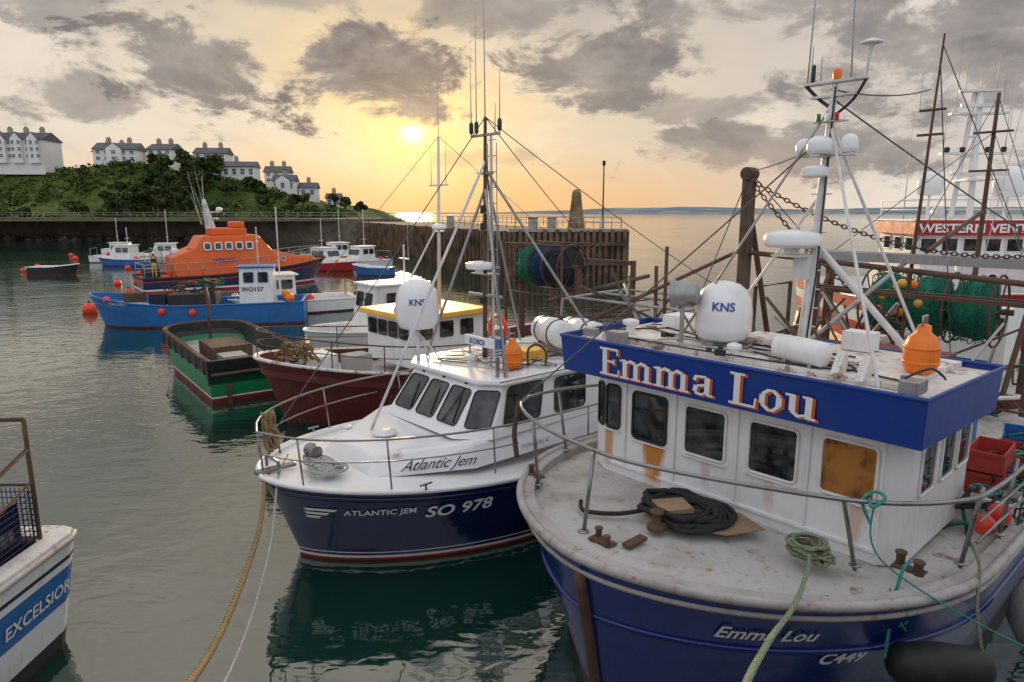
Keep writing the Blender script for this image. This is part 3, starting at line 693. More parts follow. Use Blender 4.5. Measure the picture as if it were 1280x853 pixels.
mb.box((-5.9,.3,2.98),(.6,.5,.2),'yellow'); mb.box((-7.7,0,3.05),(.5,1.6,.3),'galv'); mb.box((-6.0,-1.0,3.0),(.4,.4,.24),'workblue')
for k in range(9): mb.tube(catmull([(U(-7.8,-4.2),U(-1.4,1.4),2.91) for _ in range(4)],6),.012,random.choice(['rubber','ropewhite','rubber']),6)
mb.lathe([(.05,0),(.05,.15),(.11,.17),(.11,.22),(.02,.25)],(-4.4,.1,2.88),'white'); mb.lathe([(.04,0),(.04,.4),(.02,.42)],(-4.2,1.2,2.88),'steel')
mb.tube(catmull([(-5.2,1.0,2.9),(-5.2,1.0,3.25),(-5.35,1.1,3.35),(-5.5,1.2,3.2),(-5.5,1.2,2.9)]),.025,'rustst',7)
mb.build("roof_fittings",A,bevel=.01)
mb=MB()
for y in(-1.9,1.9):
    mb.tube(catmull([(-9.2,y,1.2),(-9.2,y,3.4),(-9.5,y*.95,3.7),(-12,y*.95,3.75)]),.04,'galv'); mb.tube([(-12,y*.95,3.75),(-12,y*.95,1.2)],.04,'galv')
for x in(-9.5,-10.8,-12): mb.tube([(x,-1.85,3.72),(x,1.85,3.72)],.035,'galv')
mb.tube([(-8.4,-1.2,2.9),(-12.3,1.5,5.0)],.05,'rustst'); mb.box((-9.8,.6,1.6),(1.3,1.2,.9),'white')
mb.box((-11.2,-.6,1.5),(1.0,1.0,.8),'galv')
mb.tube([(-8.6,1.75,2.9),(-12.4,1.85,3.3)],.06,'timber'); mb.tube([(-9,-1.8,3.2),(-12.6,-1.9,2.9)],.06,'timber'); mb.tube([(-9.4,1.3,2.6),(-9.4,1.3,5.2)],.045,'rustst')
mb.tube([(-10.6,.2,2.0),(-10.8,.0,4.6)],.05,'rustst')
for k in range(12): mb.tube([(U(-12,-8.6),U(-1.7,1.7),U(2,3)),(U(-12.5,-8.6),U(-1.8,1.8),U(3,4.6))],U(.02,.045),random.choice(['rustst','galv','timber']),6)
for k in range(34):
    c=Vector((U(-12,-8.8),U(-1.5,1.5),1.9+U(0,.9))); mb.tube(catmull([c+Vector((U(-.4,.4),U(-.3,.3),U(-.2,.25))) for _ in range(4)],4),.025,random.choice(['ropeblk','netblue','netgreen','rustst','ropetan']),5)
for a_,b_,sg in((t,(-11.9,1.8,3.75),.1),(t,(-11.9,-1.8,3.75),.1),(t,(-.3,0,2.42),.05),(b.lerp(t,.9),(-4.2,1.4,2.9),0)): mb.tube(sagline(a_,b_,sg,10),.011,'wire',5)
mb.build("aft_gantry",A,bevel=.01)

# ================================================================= RED BOAT with net drum
B=empty("trawler",(-7.0,18.3,0),HD)
def shB(s): return 2.05-.75*math.sin(min(s*2.2,1)*math.pi/2)+.25*max(0,s-.6)
ptB,hbB=hull(B,0,-.9,-14.5,2.4,1.9,3.8,5,shB,[(-.6,'black'),(.1,'maroon'),(('f',.7),'maroon')],cap='rusty',deck='deckgrey',bulw=.45,inner='maroon')
mb=MB()
mb.box((-5.6,.0,2.05),(2.8,2.6,1.5),'white'); mb.prism([(-4.0,2.8),(-4.05,2.95),(-7.1,2.98),(-7.1,2.82)],-1.55,1.55,'yellow','y')
mb.box((-1.6,0,1.65),(1.2,1.0,.6),'white'); mb.box((-8.2,-.4,1.6),(1.6,1.6,.7),'galv')
mb.build("wheelhouse",B,bevel=.03)
mbg=MB();mbf=MB()
for y in(-.9,-.3,.3,.9): window(mbg,mbf,(-4.19,y,2.42),(0,1,0),(0,0,1),.5,.48,.04,.014,fmat='timber')
for x in(-4.7,-5.5,-6.3): window(mbg,mbf,(x,1.31,2.42),(-1,0,0),(0,0,1),.5,.48,.04,.014,fmat='timber')
mbg.build("window_panes",B);mbf.build("window_frames",B)
mb=MB()
m0=Vector((-6.4,-.3,2.9));m1=Vector((-6.5,-.3,8.4))
mb.tube([m0,m1],.07,'alu',r1=.04); mb.tube([(-4.4,0,2.9),m0.lerp(m1,.5)],.03,'alu')
mb.box(m0.lerp(m1,.72),(.05,1.0,.05),'alu'); mb.box(m0.lerp(m1,.45),(.3,.3,.03),'alu'); mb.lathe([(.2,0),(.24,.05),(.22,.15),(.01,.2)],m0.lerp(m1,.46),'whitec')
whip(mb,m1,1.5,mat='galv'); whip(mb,m0.lerp(m1,.72)+Vector((0,.4,0)),1.6,mat='galv'); whip(mb,m0.lerp(m1,.72)+Vector((0,-.4,0)),1.2,mat='galv')
mb.tube([m1,(-.2,0,2.2)],.009,'wire',5); mb.tube([m1,(-13.8,0,3.6)],.009,'wire',5)
mb.build("mast",B)
mb=MB()
lp=[]
for s in [(i/16)**1.5*.5 for i in range(16,-1,-1)]: x,y,z=ptB(s,1); lp.append((x-.1,-y,z+.75))
for s in [(i/16)**1.5*.5 for i in range(1,17)]: x,y,z=ptB(s,1); lp.append((x-.1,y,z+.75))
mb.tube(lp,.022,'rustst',6); mb.tube([(x,y,z-.35) for x,y,z in lp],.015,'rustst',6)
for i in range(0,len(lp),3): mb.tube([lp[i],(lp[i][0],lp[i][1],lp[i][2]-.75)],.018,'rustst',5)
mb.build("bow_rail",B)
mb=MB()
for k in range(26):
    a=U(0,6.28); c=Vector((-.9+U(-.5,.3),.3+U(-.4,.4),1.95+U(0,.35)))
    mb.tube(catmull([c+Vector((U(-.25,.25),U(-.25,.25),U(-.2,.2))) for _ in range(4)],5),.03,'ropetan',6)
mb.box((-2.6,.8,1.7),(.7,.6,.5),'ropewhite')
mb.build("rope_pile",B)
def netdrum(name,parent,c,r,w,mats,frame='rustst',axis=(0,1,0)):
    mb=MB(); c=Vector(c); ax=Vector(axis).normalized(); k=6
    seg=w/len(mats)
    for i,mt in enumerate(mats):
        cc=c+ax*(-w/2+seg*(i+.5))
        prof=[(r*.3,-seg*.48),(r*U(.75,.85),-seg*.4),(r*U(.88,1),-seg*.15),(r*U(.9,1.02),seg*.15),(r*U(.75,.9),seg*.4),(r*.3,seg*.48)]
        st=len(mb.v); mb.lathe(prof,cc,mt,axis=ax,n=26)
        for j in range(st,len(mb.v)):
            v=mb.v[j]; d=v-cc; d-=ax*d.dot(ax); mb.v[j]=v+d*(.22*noise.noise(v*3.1)+.1*noise.noise(v*9))
        for q in range(60):
            a=U(0,6.28); h=U(-seg*.4,seg*.4); p=Vector((0,0,1)).rotation_difference(ax)
            pts=[]
            for m in range(5):
                aa=a+m*.22; pts.append(cc+p@Vector((math.cos(aa)*r*U(.95,1.1),math.sin(aa)*r*U(.95,1.1),h+U(-.06,.06))))
            mb.tube(catmull(pts,3),.012,mt,4)
    for i in range(len(mats)+1):
        cc=c+ax*(-w/2+seg*i); p=Vector((0,0,1)).rotation_difference(ax)
        mb.tube([cc+p@Vector((math.cos(a)*r*1.12,math.sin(a)*r*1.12,0)) for a in [6.283*m/22 for m in range(22)]],.03,frame,6,closed=True)
        for m in range(3):
            a=math.pi*m/3; mb.tube([cc+p@Vector((math.cos(a)*r*1.1,math.sin(a)*r*1.1,0)),cc-p@Vector((math.cos(a)*r*1.1,math.sin(a)*r*1.1,0))],.02,frame,5)
    mb.tube([c-ax*(w/2+.3),c+ax*(w/2+.3)],.07,frame)
    return mb.build(name,parent)
netdrum("net_drum",B,(-10.2,1.1,4.15),.68,2.3,['netgreen','netblue','netblack'])
mb=MB()
for y in(-.3,2.5):
    mb.box((-10.2,y,2.6),(.22,.1,3.2),'rustst'); mb.tube([(-9.4,y,1.2),(-9.4,y,4.9),(-11,y,4.9),(-11,y,1.2)],.045,'rustst')
for x in(-9.4,-11): mb.tube([(x,-.3,4.9),(x,2.5,4.9)],.045,'rustst'); mb.tube([(x,-.3,3.2),(x,2.5,3.2)],.035,'rustst')
for y in(-2.1,2.2): mb.box((-13.6,y,2.6),(.16,.14,3.2),'rustst')
mb.box((-13.6,0,4.1),(.16,4.4,.16),'rustst'); mb.tube([(-9,2.3,3.1),(-14.3,2.4,3.6)],.08,'timber'); mb.tube([(-8.2,2.4,2.3),(-14.3,2.5,2.3)],.03,'rustst')
mb.tube([(-8.2,2.4,2.8),(-14.3,2.5,2.7)],.025,'rustst')
for x in range(6): mb.tube([(-8.4-x,2.35,1.4),(-8.4-x,2.4,2.8)],.025,'rustst')
mb.build("stern_frame",B)

# ================================================================= white cabin boat C446
Cb=empty("crabber",(-8.4,27.2,0),(-.8,-.6))
hull(Cb,0,-.6,-8.5,1.6,1.3,3,4,lambda s:1.3-.2*min(s*2,1),[(-.5,'black'),(.1,'whitec')],cap='white',deck='deckgrey',bulw=.35,zk=-.5,n=20)
mb=MB(); mb.hexa([(-2.4,-.95,.9),(-2.4,.95,.9),(-5.2,1.05,.9),(-5.2,-1.05,.9)],[(-2.8,-.85,2.95),(-2.8,.85,2.95),(-5.2,.95,2.95),(-5.2,-.95,2.95)],'white')
mb.box((-4.0,0,3.0),(2.7,2.0,.08),'white'); mb.tube([(-4.6,0,3),(-4.6,0,4.6)],.04,'alu'); mb.box((-4.6,0,4.0),(.05,.9,.05),'alu'); whip(mb,(-4.6,.4,4),2.0)
mb.build("cabin",Cb,bevel=.05)
mbg=MB();mbf=MB()
for y in(-.42,.42): window(mbg,mbf,(-2.66,y,2.35),(0,1,0),(-.19,0,1),.6,.6,.06,.016)
window(mbg,mbf,(-3.6,.98,2.35),(-1,0,0),(0,-.05,1),.7,.6,.06,.016)
mbg.build("window_panes",Cb);mbf.build("window_frames",Cb)
decal("registration","C446",.3,(-3.3,.99,1.55),(-1,.03,0),(0,1,0),'txtblack',Cb,None,off=.04,bold=.005)

# ================================================================= GREEN BOAT
G=empty("workboat",(-10.7,25.0,0),(-.6,.8))
def shG(s): return 1.5-.1*s
hull(G,4.0,3.4,-4.1,1.6,1.45,1.6,2.2,shG,[(-.5,'maroon'),(.16,'red'),(.2,'txtwhite'),(.24,'green'),(('f',.74),'black')],cap='rustst',deck='deckgrey',bulw=.75,zk=-.5,inner='black',n=22,ftaper=.0,expo=.4)
mb=MB()
for k in range(7): mb.tube([(-3.8+k*1.05,-1.62,.95),(-3.8+k*1.05,-1.66,1.5)],.03,'rustst',5); mb.tube([(-3.8+k*1.05,1.62,.95),(-3.8+k*1.05,1.66,1.5)],.03,'rustst',5)
mb.tube([(-4.2,-1.5,.98),(-4.2,1.5,.98)],.05,'rustst'); mb.box((0,0,1.0),(2,1.4,.5),'timber'); mb.box((-2.5,.4,1.0),(.9,.8,.5),'galv')
mb.tube([(2.2,0,.8),(2.2,0,3.2)],.05,'rustst'); mb.tube([(2.2,0,3.1),(-.5,.5,2.6)],.04,'rustst')
for y in(-1.0,1.0): mb.box((-4.2,y,.3),(.12,.12,.6),'rustst')
mb.build("fittings",G)

# ================================================================= BLUE WORKBOAT
Bl=empty("workboat",(-17.2,37.3,0),(-.97,-.22))
def shL(s): return 1.75-.65*math.sin(min(s*2,1)*math.pi/2)+.1*s
ptL,hbL=hull(Bl,5.4,4.7,-5.6,1.8,1.5,3,4,shL,[(-.5,'maroon'),(.1,'workblue'),(('f',.6),'workblue')],cap='workblue',deck='deckgrey',bulw=.4,zk=-.5,inner='workblue',n=22)
mb=MB()
mb.hexa([(-2.2,-.85,.9),(-2.2,.85,.9),(-4.0,.85,.9),(-4.0,-.85,.9)],[(-2.3,-.8,3.0),(-2.3,.8,3.0),(-4.0,.8,3.0),(-4.0,-.8,3.0)],'white'); mb.box((-3.1,0,3.05),(2.0,1.8,.1),'workblue')
mb.box((0.2,0,1.3),(2.4,1.7,.7),'black'); mb.box((1.9,.5,1.4),(.8,.7,.6),'netblack'); mb.box((3.2,0,1.5),(.9,.9,.5),'timber')
mb.tube([(-3.2,0,3),(-3.2,0,5.2)],.035,'alu'); mb.box((-3.2,0,4.4),(.04,.8,.04),'alu')
mb.build("cabin",Bl,bevel=.03)
mbg=MB();mbf=MB()
for x in(-2.75,-3.5): window(mbg,mbf,(x,.83,2.5),(-1,0,0),(0,-.02,1),.5,.55,.05,.02,fmat='workblue')
for y in(-.4,.4): window(mbg,mbf,(-2.26,y,2.5),(0,1,0),(-.03,0,1),.55,.55,.05,.02)
mbg.build("window_panes",Bl);mbf.build("window_frames",Bl)
decal("registration","WO157",.34,(-2.35,.86,1.75),(-1,0,0),(0,1,0),'txtblack',Bl,None,bold=.006)
decal("bow_name","MARGARET",.2,(4.0,1.2,1.25),(-.9,.4,0),(.4,.9,0),'txtwhite',Bl,hbL,off=.03)
mb=MB()
for k in range(36):
    c=Vector((U(-1.2,1.6),U(-.9,.9),1.7+U(0,.6))); mb.tube(catmull([c+Vector((U(-.4,.4),U(-.4,.4),U(-.15,.2))) for _ in range(4)],4),.04,random.choice(['ropeblk','netgreen','netblue','ropetan','rustst']),5)
for p in((4.2,1.2,1.5),(1.5,1.75,.9),(-5,.9,.9),(0,1.8,.8)): mb.ball(p,.2,'redfloat')
for p in((-4.9,1.3,1.4),(-4.6,.3,1.5)): mb.ball(p,.25,'floatorange')
mb.build("deck_gear",Bl)

# ================================================================= LIFEBOAT
L=empty("lifeboat",(-22.8,56.6,0),(.8,.6))
def shF(s): return 2.1-1.0*math.sin(min(s*1.3,1)*math.pi/2)
ptF,hbF=hull(L,7.6,6.4,-7.3,2.5,2.1,5,6.5,shF,[(-.6,'red'),(.15,'txtwhite'),(.28,'navy'),(('f',.82),'red'),(('f',.88),'navy')],cap='rubber',deck='orange',bulw=.08,capr=.1,n=24)
mb=MB()
def sec(x,w,z0,z1,wt): return [(x,-w,z0),(x,w,z0),(x,wt,z1),(x,-wt,z1)]
S=[sec(6.6,.5,1.8,2.1,.4),sec(4.2,1.3,1.4,2.5,1.0),sec(2.6,1.7,1.2,2.95,1.35),sec(1.5,1.85,1.15,4.2,1.45),sec(-2.8,1.9,1.0,4.15,1.5),sec(-3.3,1.9,1.0,3.3,1.55),sec(-5.0,1.85,1.0,2.6,1.6)]
vs=[v for s in S for v in s]; fs=[(0,1,2,3)]
for i in range(len(S)-1):
    o=i*4; fs+=[(o+j,o+(j+1)%4,o+4+(j+1)%4,o+4+j) for j in range(4)]
fs.append(tuple((len(S)-1)*4+j for j in(3,2,1,0)))
mb.add(vs,fs,'orange')
mb.box((-.6,0,4.45),(2.6,2.4,.6),'orange'); mb.box((.2,0,5.0),(.9,1.8,.5),'orange')
mb.build("superstructure",L,bevel=.12)
mbg=MB();mbf=MB()
for x in(-2.5,-1.7,-.9,-.1,.7): 
    window(mbg,mbf,(x,-1.71,3.35),(1,0,0),(0,.14,1),.5,.55,.1,.05,fmat='txtwhite')
for x in(3.4,-4.2): window(mbg,mbf,(x,-1.62,2.2),(1,0,0),(0,.25,1),.35,.35,.16,.03,fmat='txtwhite')
for y in(-.95,0,.95): window(mbg,mbf,(2.03,y,3.65),(0,1,0),(-.75,0,1),.7,.7,.08,.04)
for y in(-.9,.9): window(mbg,mbf,(-2.95,y,3.5),(0,-1,0),(0,0,1),.5,.5,.08,.03)
mbg.build("window_panes",L);mbf.build("window_frames",L)
decal("rescue_label","LIFEBOATS",.36,(-2.2,-1.86,2.15),(1,0,0),(0,-1,.15),'txtblue',L,None,off=.05,bold=.01)
mb=MB()
mb.hexa([(-1.4,-.3,4.7),(-1.4,.3,4.7),(-2.1,.3,4.7),(-2.1,-.3,4.7)],[(-2.0,-.12,7.0),(-2.0,.12,7.0),(-2.25,.12,7.0),(-2.25,-.12,7.0)],'alu')
mb.box((-1.6,0,6.0),(1.3,.16,.1),'alu'); mb.box((-2.1,0,6.6),(.1,1.6,.08),'alu'); mb.dome((-1.0,0,6.05),.25,.35,'whitec'); mb.box((-1.3,0,5.5),(.12,1.3,.14),'white')
for y,h in((-1.1,4.6),(1.1,4.2),(-.6,2.8),(.7,2.4)): whip(mb,(-2.2,y,5.0),h,(-.7,0),.035,'galv')
whip(mb,(-2.1,0,7),1.8,r=.03)
mb.build("mast",L,bevel=.02)
mb=MB()
for sd in(-1,1):
    pts=[(x,sd*y,z) for x,y,z in((-7.1,2.0,2.1),(-5,2.2,2.15),(-2,2.3,2.2),(2,2.25,2.5),(5,1.6,2.9),(7.1,.3,3.1))]
    mb.tube(catmull(pts,5),.035,'galv',6); mb.tube([(x,y,z-.5) for x,y,z in catmull(pts,5)],.025,'galv',6)
    for i,p in enumerate(catmull(pts,3)): mb.tube([p,(p[0],p[1],p[2]-1.0)],.025,'galv',5)
mb.tube([(-7.1,-2,2.1),(-7.1,2,2.1)],.035,'galv',6)
for x in(-6,-5.2): mb.tube([(x,-1.8,1.1),(x,-1.8,3.2),(x,1.8,3.2),(x,1.8,1.1)],.04,'galv',6)
mb.lathe([(.2,-.5),(.28,-.45),(.28,.45),(.2,.5)],(-4.4,.6,2.9),'white',axis=(0,1,0))
mb.box((-3.6,-1.0,3.0),(.5,.6,.5),'orange'); mb.box((-6.4,0,1.4),(1.0,2.0,.6),'clothn')
mb.build("guard_rails",L)
def person(name,loc,rz,sc=1):
    P={0:(0,0,.98),1:(0,0,1.2),2:(0,0,1.42),3:(0,.01,1.53),4:(0,.02,1.62),
       5:(.09,0,.92),6:(.11,.03,.5),7:(.12,0,.08),8:(.13,.13,.04),9:(-.09,0,.92),10:(-.11,.06,.5),11:(-.13,.02,.08),12:(-.14,.15,.04),
       13:(.19,0,1.4),14:(.25,.02,1.13),15:(.22,.2,.98),16:(-.19,0,1.4),17:(-.25,.0,1.13),18:(-.2,.2,1.02)}
    Ed=[(0,1),(1,2),(2,3),(3,4),(0,5),(5,6),(6,7),(7,8),(0,9),(9,10),(10,11),(11,12),(2,13),(13,14),(14,15),(2,16),(16,17),(17,18)]
    Rd={0:.14,1:.14,2:.15,3:.06,4:.07,5:.1,6:.07,7:.05,8:.04,9:.1,10:.07,11:.05,12:.04,13:.07,14:.05,15:.04,16:.07,17:.05,18:.04}
    root=empty(name,loc,rz=rz)
    me=bpy.data.meshes.new("body"); me.from_pydata([P[i] for i in range(19)],Ed,[]); ob=bpy.data.objects.new("body",me); COL.objects.link(ob); ob.parent=root
    sk=ob.modifiers.new("s",'SKIN'); sv=me.skin_vertices[0].data
    for i in range(19): sv[i].radius=(Rd[i],Rd[i]*.85); sv[i].use_root=(i==0)
    ob.modifiers.new("u",'SUBSURF').levels=1; me.materials.append(M['cloth'])
    mb=MB(); mb.ball((0,.03,1.68),.095,'skin',1.25); mb.ball((0,.0,1.73),.1,'clothn',.95); mb.ball((0,.125,1.67),.018,'skin')
    for s in(-1,1): 
        mb.ball((s*.035,.115,1.695),.012,'txtblack'); mb.ball((s*.095,.03,1.67),.022,'skin')
        for f in range(4): mb.tube([(s*.21,.22+.01*f,1.0-.012*f),(s*.19+.0,.27+.005*f,.97-.016*f)],.009,'skin',5)
        mb.tube([(s*.2,.22,1.01),(s*.17,.24,1.03)],.01,'skin',5)
    mb.box((0,.0,1.3),(.36,.27,.3),'clothn'); mb.build("head_and_vest",root,bevel=.05)
    return root
person("crew_member",(-22.8-.8*6.3+.6*1.2,56.6-.6*6.3-.8*1.2,1.1),.6)

# ================================================================= small moored boats
def small(name,loc,hd,L_=6,B_=1.1,hm='whitec',cab='white',mast=3,cabx=0):
    e=empty(name,loc,hd)
    hull(e,L_/2,L_/2-.5,-L_/2,B_,B_*.8,L_*.5,L_*.6,lambda s:1.05-.25*min(1,s*2),[(-.4,'maroon'),(.1,hm)],cap='white',deck='deckgrey',bulw=.2,zk=-.4,n=14,capr=.05)
    if cab:
        mb=MB(); x=cabx
        mb.hexa([(x+1.3,-.7*B_,.8),(x+1.3,.7*B_,.8),(x-1.2,.7*B_,.8),(x-1.2,-.7*B_,.8)],[(x+.7,-.6*B_,2.3),(x+.7,.6*B_,2.3),(x-1.2,.6*B_,2.3),(x-1.2,-.6*B_,2.3)],cab)
        mb.box((x-.3,0,2.34),(2.2,1.35*B_,.08),cab); mb.box((x+1.6,0,.95),(1.2,B_,.3),cab)
        mb.tube([(x-.5,0,2.3),(x-.5,0,2.3+mast)],.04,'alu'); mb.box((x-.5,0,3.1),(.05,.8,.05),'alu')
        mb.tube([(-L_/2+.2,-B_*.8,.8),(-L_/2+.2,-B_*.8,1.7),(-L_/2+.2,B_*.8,1.7),(-L_/2+.2,B_*.8,.8)],.04,'steel')
        mb.box((-L_/2-.25,0,.6),(.4,.4,.9),'black'); mb.ball((x-2,B_*.7,.9),.25,'redfloat'); mb.ball((x+2,-B_*.6,1.0),.22,'floatorange')
        mb.build("cabin",e,bevel=.05)
        mbg=MB();mbf=MB()
        for y in(-.3*B_,.3*B_): window(mbg,mbf,(x+.98,y,1.75),(0,1,0),(-.4,0,1),.5*B_,.55,.05,.02)
        for sd in(-1,1):
            for xx in(x-.7,x+.1): window(mbg,mbf,(xx,sd*.65*B_+sd*.01,1.8),(-sd,0,0),(0,-sd*.06*B_,1),.6,.5,.05,.02)
        mbg.build("window_panes",e);mbf.build("window_frames",e)
    return e
small("motor_boat",(-47.5,84,0),(.97,.2),7,1.3,'whitec')
small("motor_boat",(-41.5,82,0),(-.95,-.2),7.5,1.4,'white',mast=4)
small("motor_boat",(-44,78,0),(-1,.1),6.5,1.3,'workblue','white',2)
small("fishing_boat",(-21.5,84,0),(-.8,-.6),9,1.7,'yellow','white',4)
small("fishing_boat",(-16.5,75,0),(-.6,-.8),7,1.4,'whitec','white',4)
small("fishing_boat",(-19.5,72,0),(.9,-.4),7.5,1.5,'red','white',3)
small("fishing_boat",(-13.6,41.5,0),(-.9,-.5),8,1.6,'whitec','white',4,cabx=1)
small("dinghy",(-13.5,66,0),(-.9,.2),4,.9,'workblue',None)
small("dinghy",(-44.4,66.5,0),(1,.05),4.6,.9,'black',None)
small("dinghy",(-57,99,0),(1,.3),3.5,.8,'whitec',None)
for i,(x,y,r) in enumerate(((-25.6,41.0,.42),(-27.4,45.9,.4),(-28.5,50.5,.3),(-33,57,.3),(-56,88,.35),(-52,75,.3),(-50,70,.28),(-61,95,.3),(-49,90,.3),(-63,82,.3),(-36,66,.3),(-41,73,.3))):
    mb=MB(); mb.ball((0,0,r*.45),r,'redfloat'); mb.lathe([(.06,0),(.06,.12),(.02,.14)],(0,0,r*1.4),'black'); mb.tube([(0,.05,r*1.45+.1),(0,0,r*1.45+.2),(0,-.05,r*1.45+.1)],.02,'galv',5)
    o=mb.build("mooring_buoy"); o.location=(x,y,0)

# ================================================================= EXCELSIOR (left edge)
X=empty("fishing_boat",(-6.05,8.95,0),(0,1))
mb=MB()
def hs(z): return .0+.16*(1.6-z)
prof=[(-.5,'black'),(.25,'white'),(.7,'workblue'),(1.22,'txtwhite'),(1.26,'white'),(1.32,'txtblack'),(1.38,'white'),(1.62,'white')]
for i in range(len(prof)-1):
    z0,z1=prof[i][0],prof[i+1][0]; vs=[]
    for z in(z0,z1):
        o=hs(z)
        vs+=[(-9,o,z),(-2,o,z),(-.25-o*.4,o,z),(-.08-o*.4,o+.06,z),(-o*.4,o+.22,z),(-o*.4,3.6-o,z),(-.2,3.8-o,z),(-9,3.8-o,z)]
    mb.add(vs,[(k,k+1,8+k+1,8+k) for k in range(7)],prof[i][1])
mb.build("hull",X)
hbX=mb.bvh()
mb=MB()
mb.prism([(-9,.02),(-.25,.02),(-.06,.1),(0,.25),(0,3.55),(-.2,3.75),(-9,3.75),(-9,3.4),(-.5,3.4),(-.35,3.3),(-.35,.4),(-.5,.3),(-9,.3)],1.6,1.68,'rusty','z')
mb.box((-4.5,1.9,1.1),(8.8,3.2,.1),'deckgrey')
mb.tube([(-9,.0,1.6),(-.25,.0,1.6),(-.06,.08,1.6),(0,.24,1.6),(0,3.5,1.6)],.05,'cap',8)
mb.build("gunwale",X,bevel=.03)
decal("bow_name","EXCELSIOR",.25,(-1.5,-.02,.86),(1,0,0),(0,-1,0),'txtwhite',X,hbX,bold=.004,width=1.25,off=.02)
mb=MB()
for (x,y) in((-.42,.3),(-.45,1.5),(-.45,2.5),(-1.6,.3),(-2.8,.3)):
    mb.tube([(x,y,1.65),(x,y,3.35 if y<1 and x>-1 else 2.9)],.03,'rustst',8)
mb.tube([(-.42,.3,3.35),(-.45,2.5,3.3)],.028,'rustst'); mb.tube([(-.42,.3,2.45),(-.45,2.5,2.45)],.02,'rustst'); mb.tube([(-.42,.3,2.95),(-1.6,.3,2.6),(-4,.3,2.5)],.028,'rustst')
mb.tube([(-.42,.3,2.5),(-1.6,.3,2.15),(-4,.3,2.1)],.02,'rustst')
mb.build("stern_rail",X)
mb=MB()
for i in range(40):
    a=i*.08; mb.tube([(-.44,.35+a*.75,1.7),(-.44,.35+a*.75,2.42)],.007,'netblue',4)
    if a<1.6:
        mb.tube([(-.5-a*1.8,.32,1.7),(-.5-a*1.8,.32,2.4-a*.15)],.007,'netblack',4)
for z in [1.72+.08*k for k in range(9)]: mb.tube([(-.44,.3,z),(-.44,2.9,z)],.007,'netblue',4); mb.tube([(-.45,.32,z),(-3.2,.32,z-.1)],.007,'netblack',4)
mb.box((-.95,1.75,1.75),(.8,2.6,1.0),'navy'); mb.box((-2.4,1.9,1.7),(1.2,1.4,1.1),'workblue')
mb.build("mesh_guard",X)

# ================================================================= TRAWLER with green nets
T=empty("trawler",(9.6,16.7,0),HD)
hull(T,3.0,2.2,-6.9,3.0,2.5,4,5,lambda s:2.2-.4*min(1,s*1.5),[(-.6,'black'),(.15,'maroon'),(('f',.7),'maroon')],cap='rusty',deck='deckgrey',bulw=.6,inner='rusty',n=22)
netdrum("net_drum",T,(-1.2,.3,3.65),.78,2.9,['netgreen','netgreen','netgreen'])
mb=MB()
for y in(-2.3,2.4):
    mb.box((-1.2,y,3.1),(.2,.18,3.4),'rustst'); mb.tube([(-1.2,y,4.4),(.8,y,1.7)],.06,'rustst')
mb.box((-1.2,0,4.85),(.2,5.0,.2),'galv'); mb.box((1.6,.8,4.2),(.12,4.5,.12),'rustst'); mb.box((1.6,-1.4,3.1),(.14,.14,2.4),'galv'); mb.box((1.6,3.0,3.1),(.14,.14,2.4),'timber')
mb.box((2.0,-.5,2.5),(1.1,1.4,.35),'red'); mb.box((1.0,1.6,2.3),(.9,.9,.9),'blue')
mb.lathe([(.3,-.5),(.3,-.45),(.13,-.43),(.13,.43),(.3,.45),(.3,.5)],(.4,-1.4,2.6),'rustst',axis=(0,1,0))
mb.tube([(-5.9,0,2),(-6.1,0,9.4)],.09,'rustst',r1=.05); mb.tube([(-5.9,0,6),(-1.4,0,5)],.06,'rustst')
for z in(7.2,8.3): mb.box((-6.0,0,z),(.08,1.0,.06),'rustst')
whip(mb,(-6.0,.4,8.3),2); whip(mb,(-6.0,-.5,7.2),3)
mb.box((-4.9,0,2.6),(1.8,2.8,1.6),'white')
for y in (-1,0,1): mb.box((-3.98,y,2.9),(.03,.6,.5),'glass')
for k in range(8): mb.tube([(U(.5,2.5),U(-2.2,2.4),1.9),(U(.5,2.5),U(-2.4,2.6),U(2.8,4.2))],U(.025,.05),random.choice(['rustst','galv']),6)
mb.build("gantry",T,bevel=.01)
mb=MB()
for k in range(13): mb.ball((-.5+U(-.3,.3),-.2+U(-.5,.6),3.9+U(-.4,.4)),.11,'yellow' if k%4 else 'floatorange')
mb.build("net_floats",T)
mb=MB()
for a_,b_ in(((-6.1,0,9.3),(2.8,0,2.8)),((-6.1,0,9.3),(-6.8,2.4,2.4)),((-6.1,0,8.3),(-1.2,2.4,4.9)),((-6.1,0,8.3),(-1.2,-2.3,4.9)),((-6.1,0,7.2),(1.6,3,4.3))): mb.tube([a_,b_],.012,'wire',5)
for k in range(60):
    c=Vector((U(-.5,2.4),U(-2,2.4),U(1.7,2.4))); mb.tube(catmull([c+Vector((U(-.4,.4),U(-.4,.4),U(-.1,.25))) for _ in range(4)],4),.025,random.choice(['ropeblk','netgreen','ropeteal','rustst','netgreen','netblue']),5)
mb.build("rigging",T)

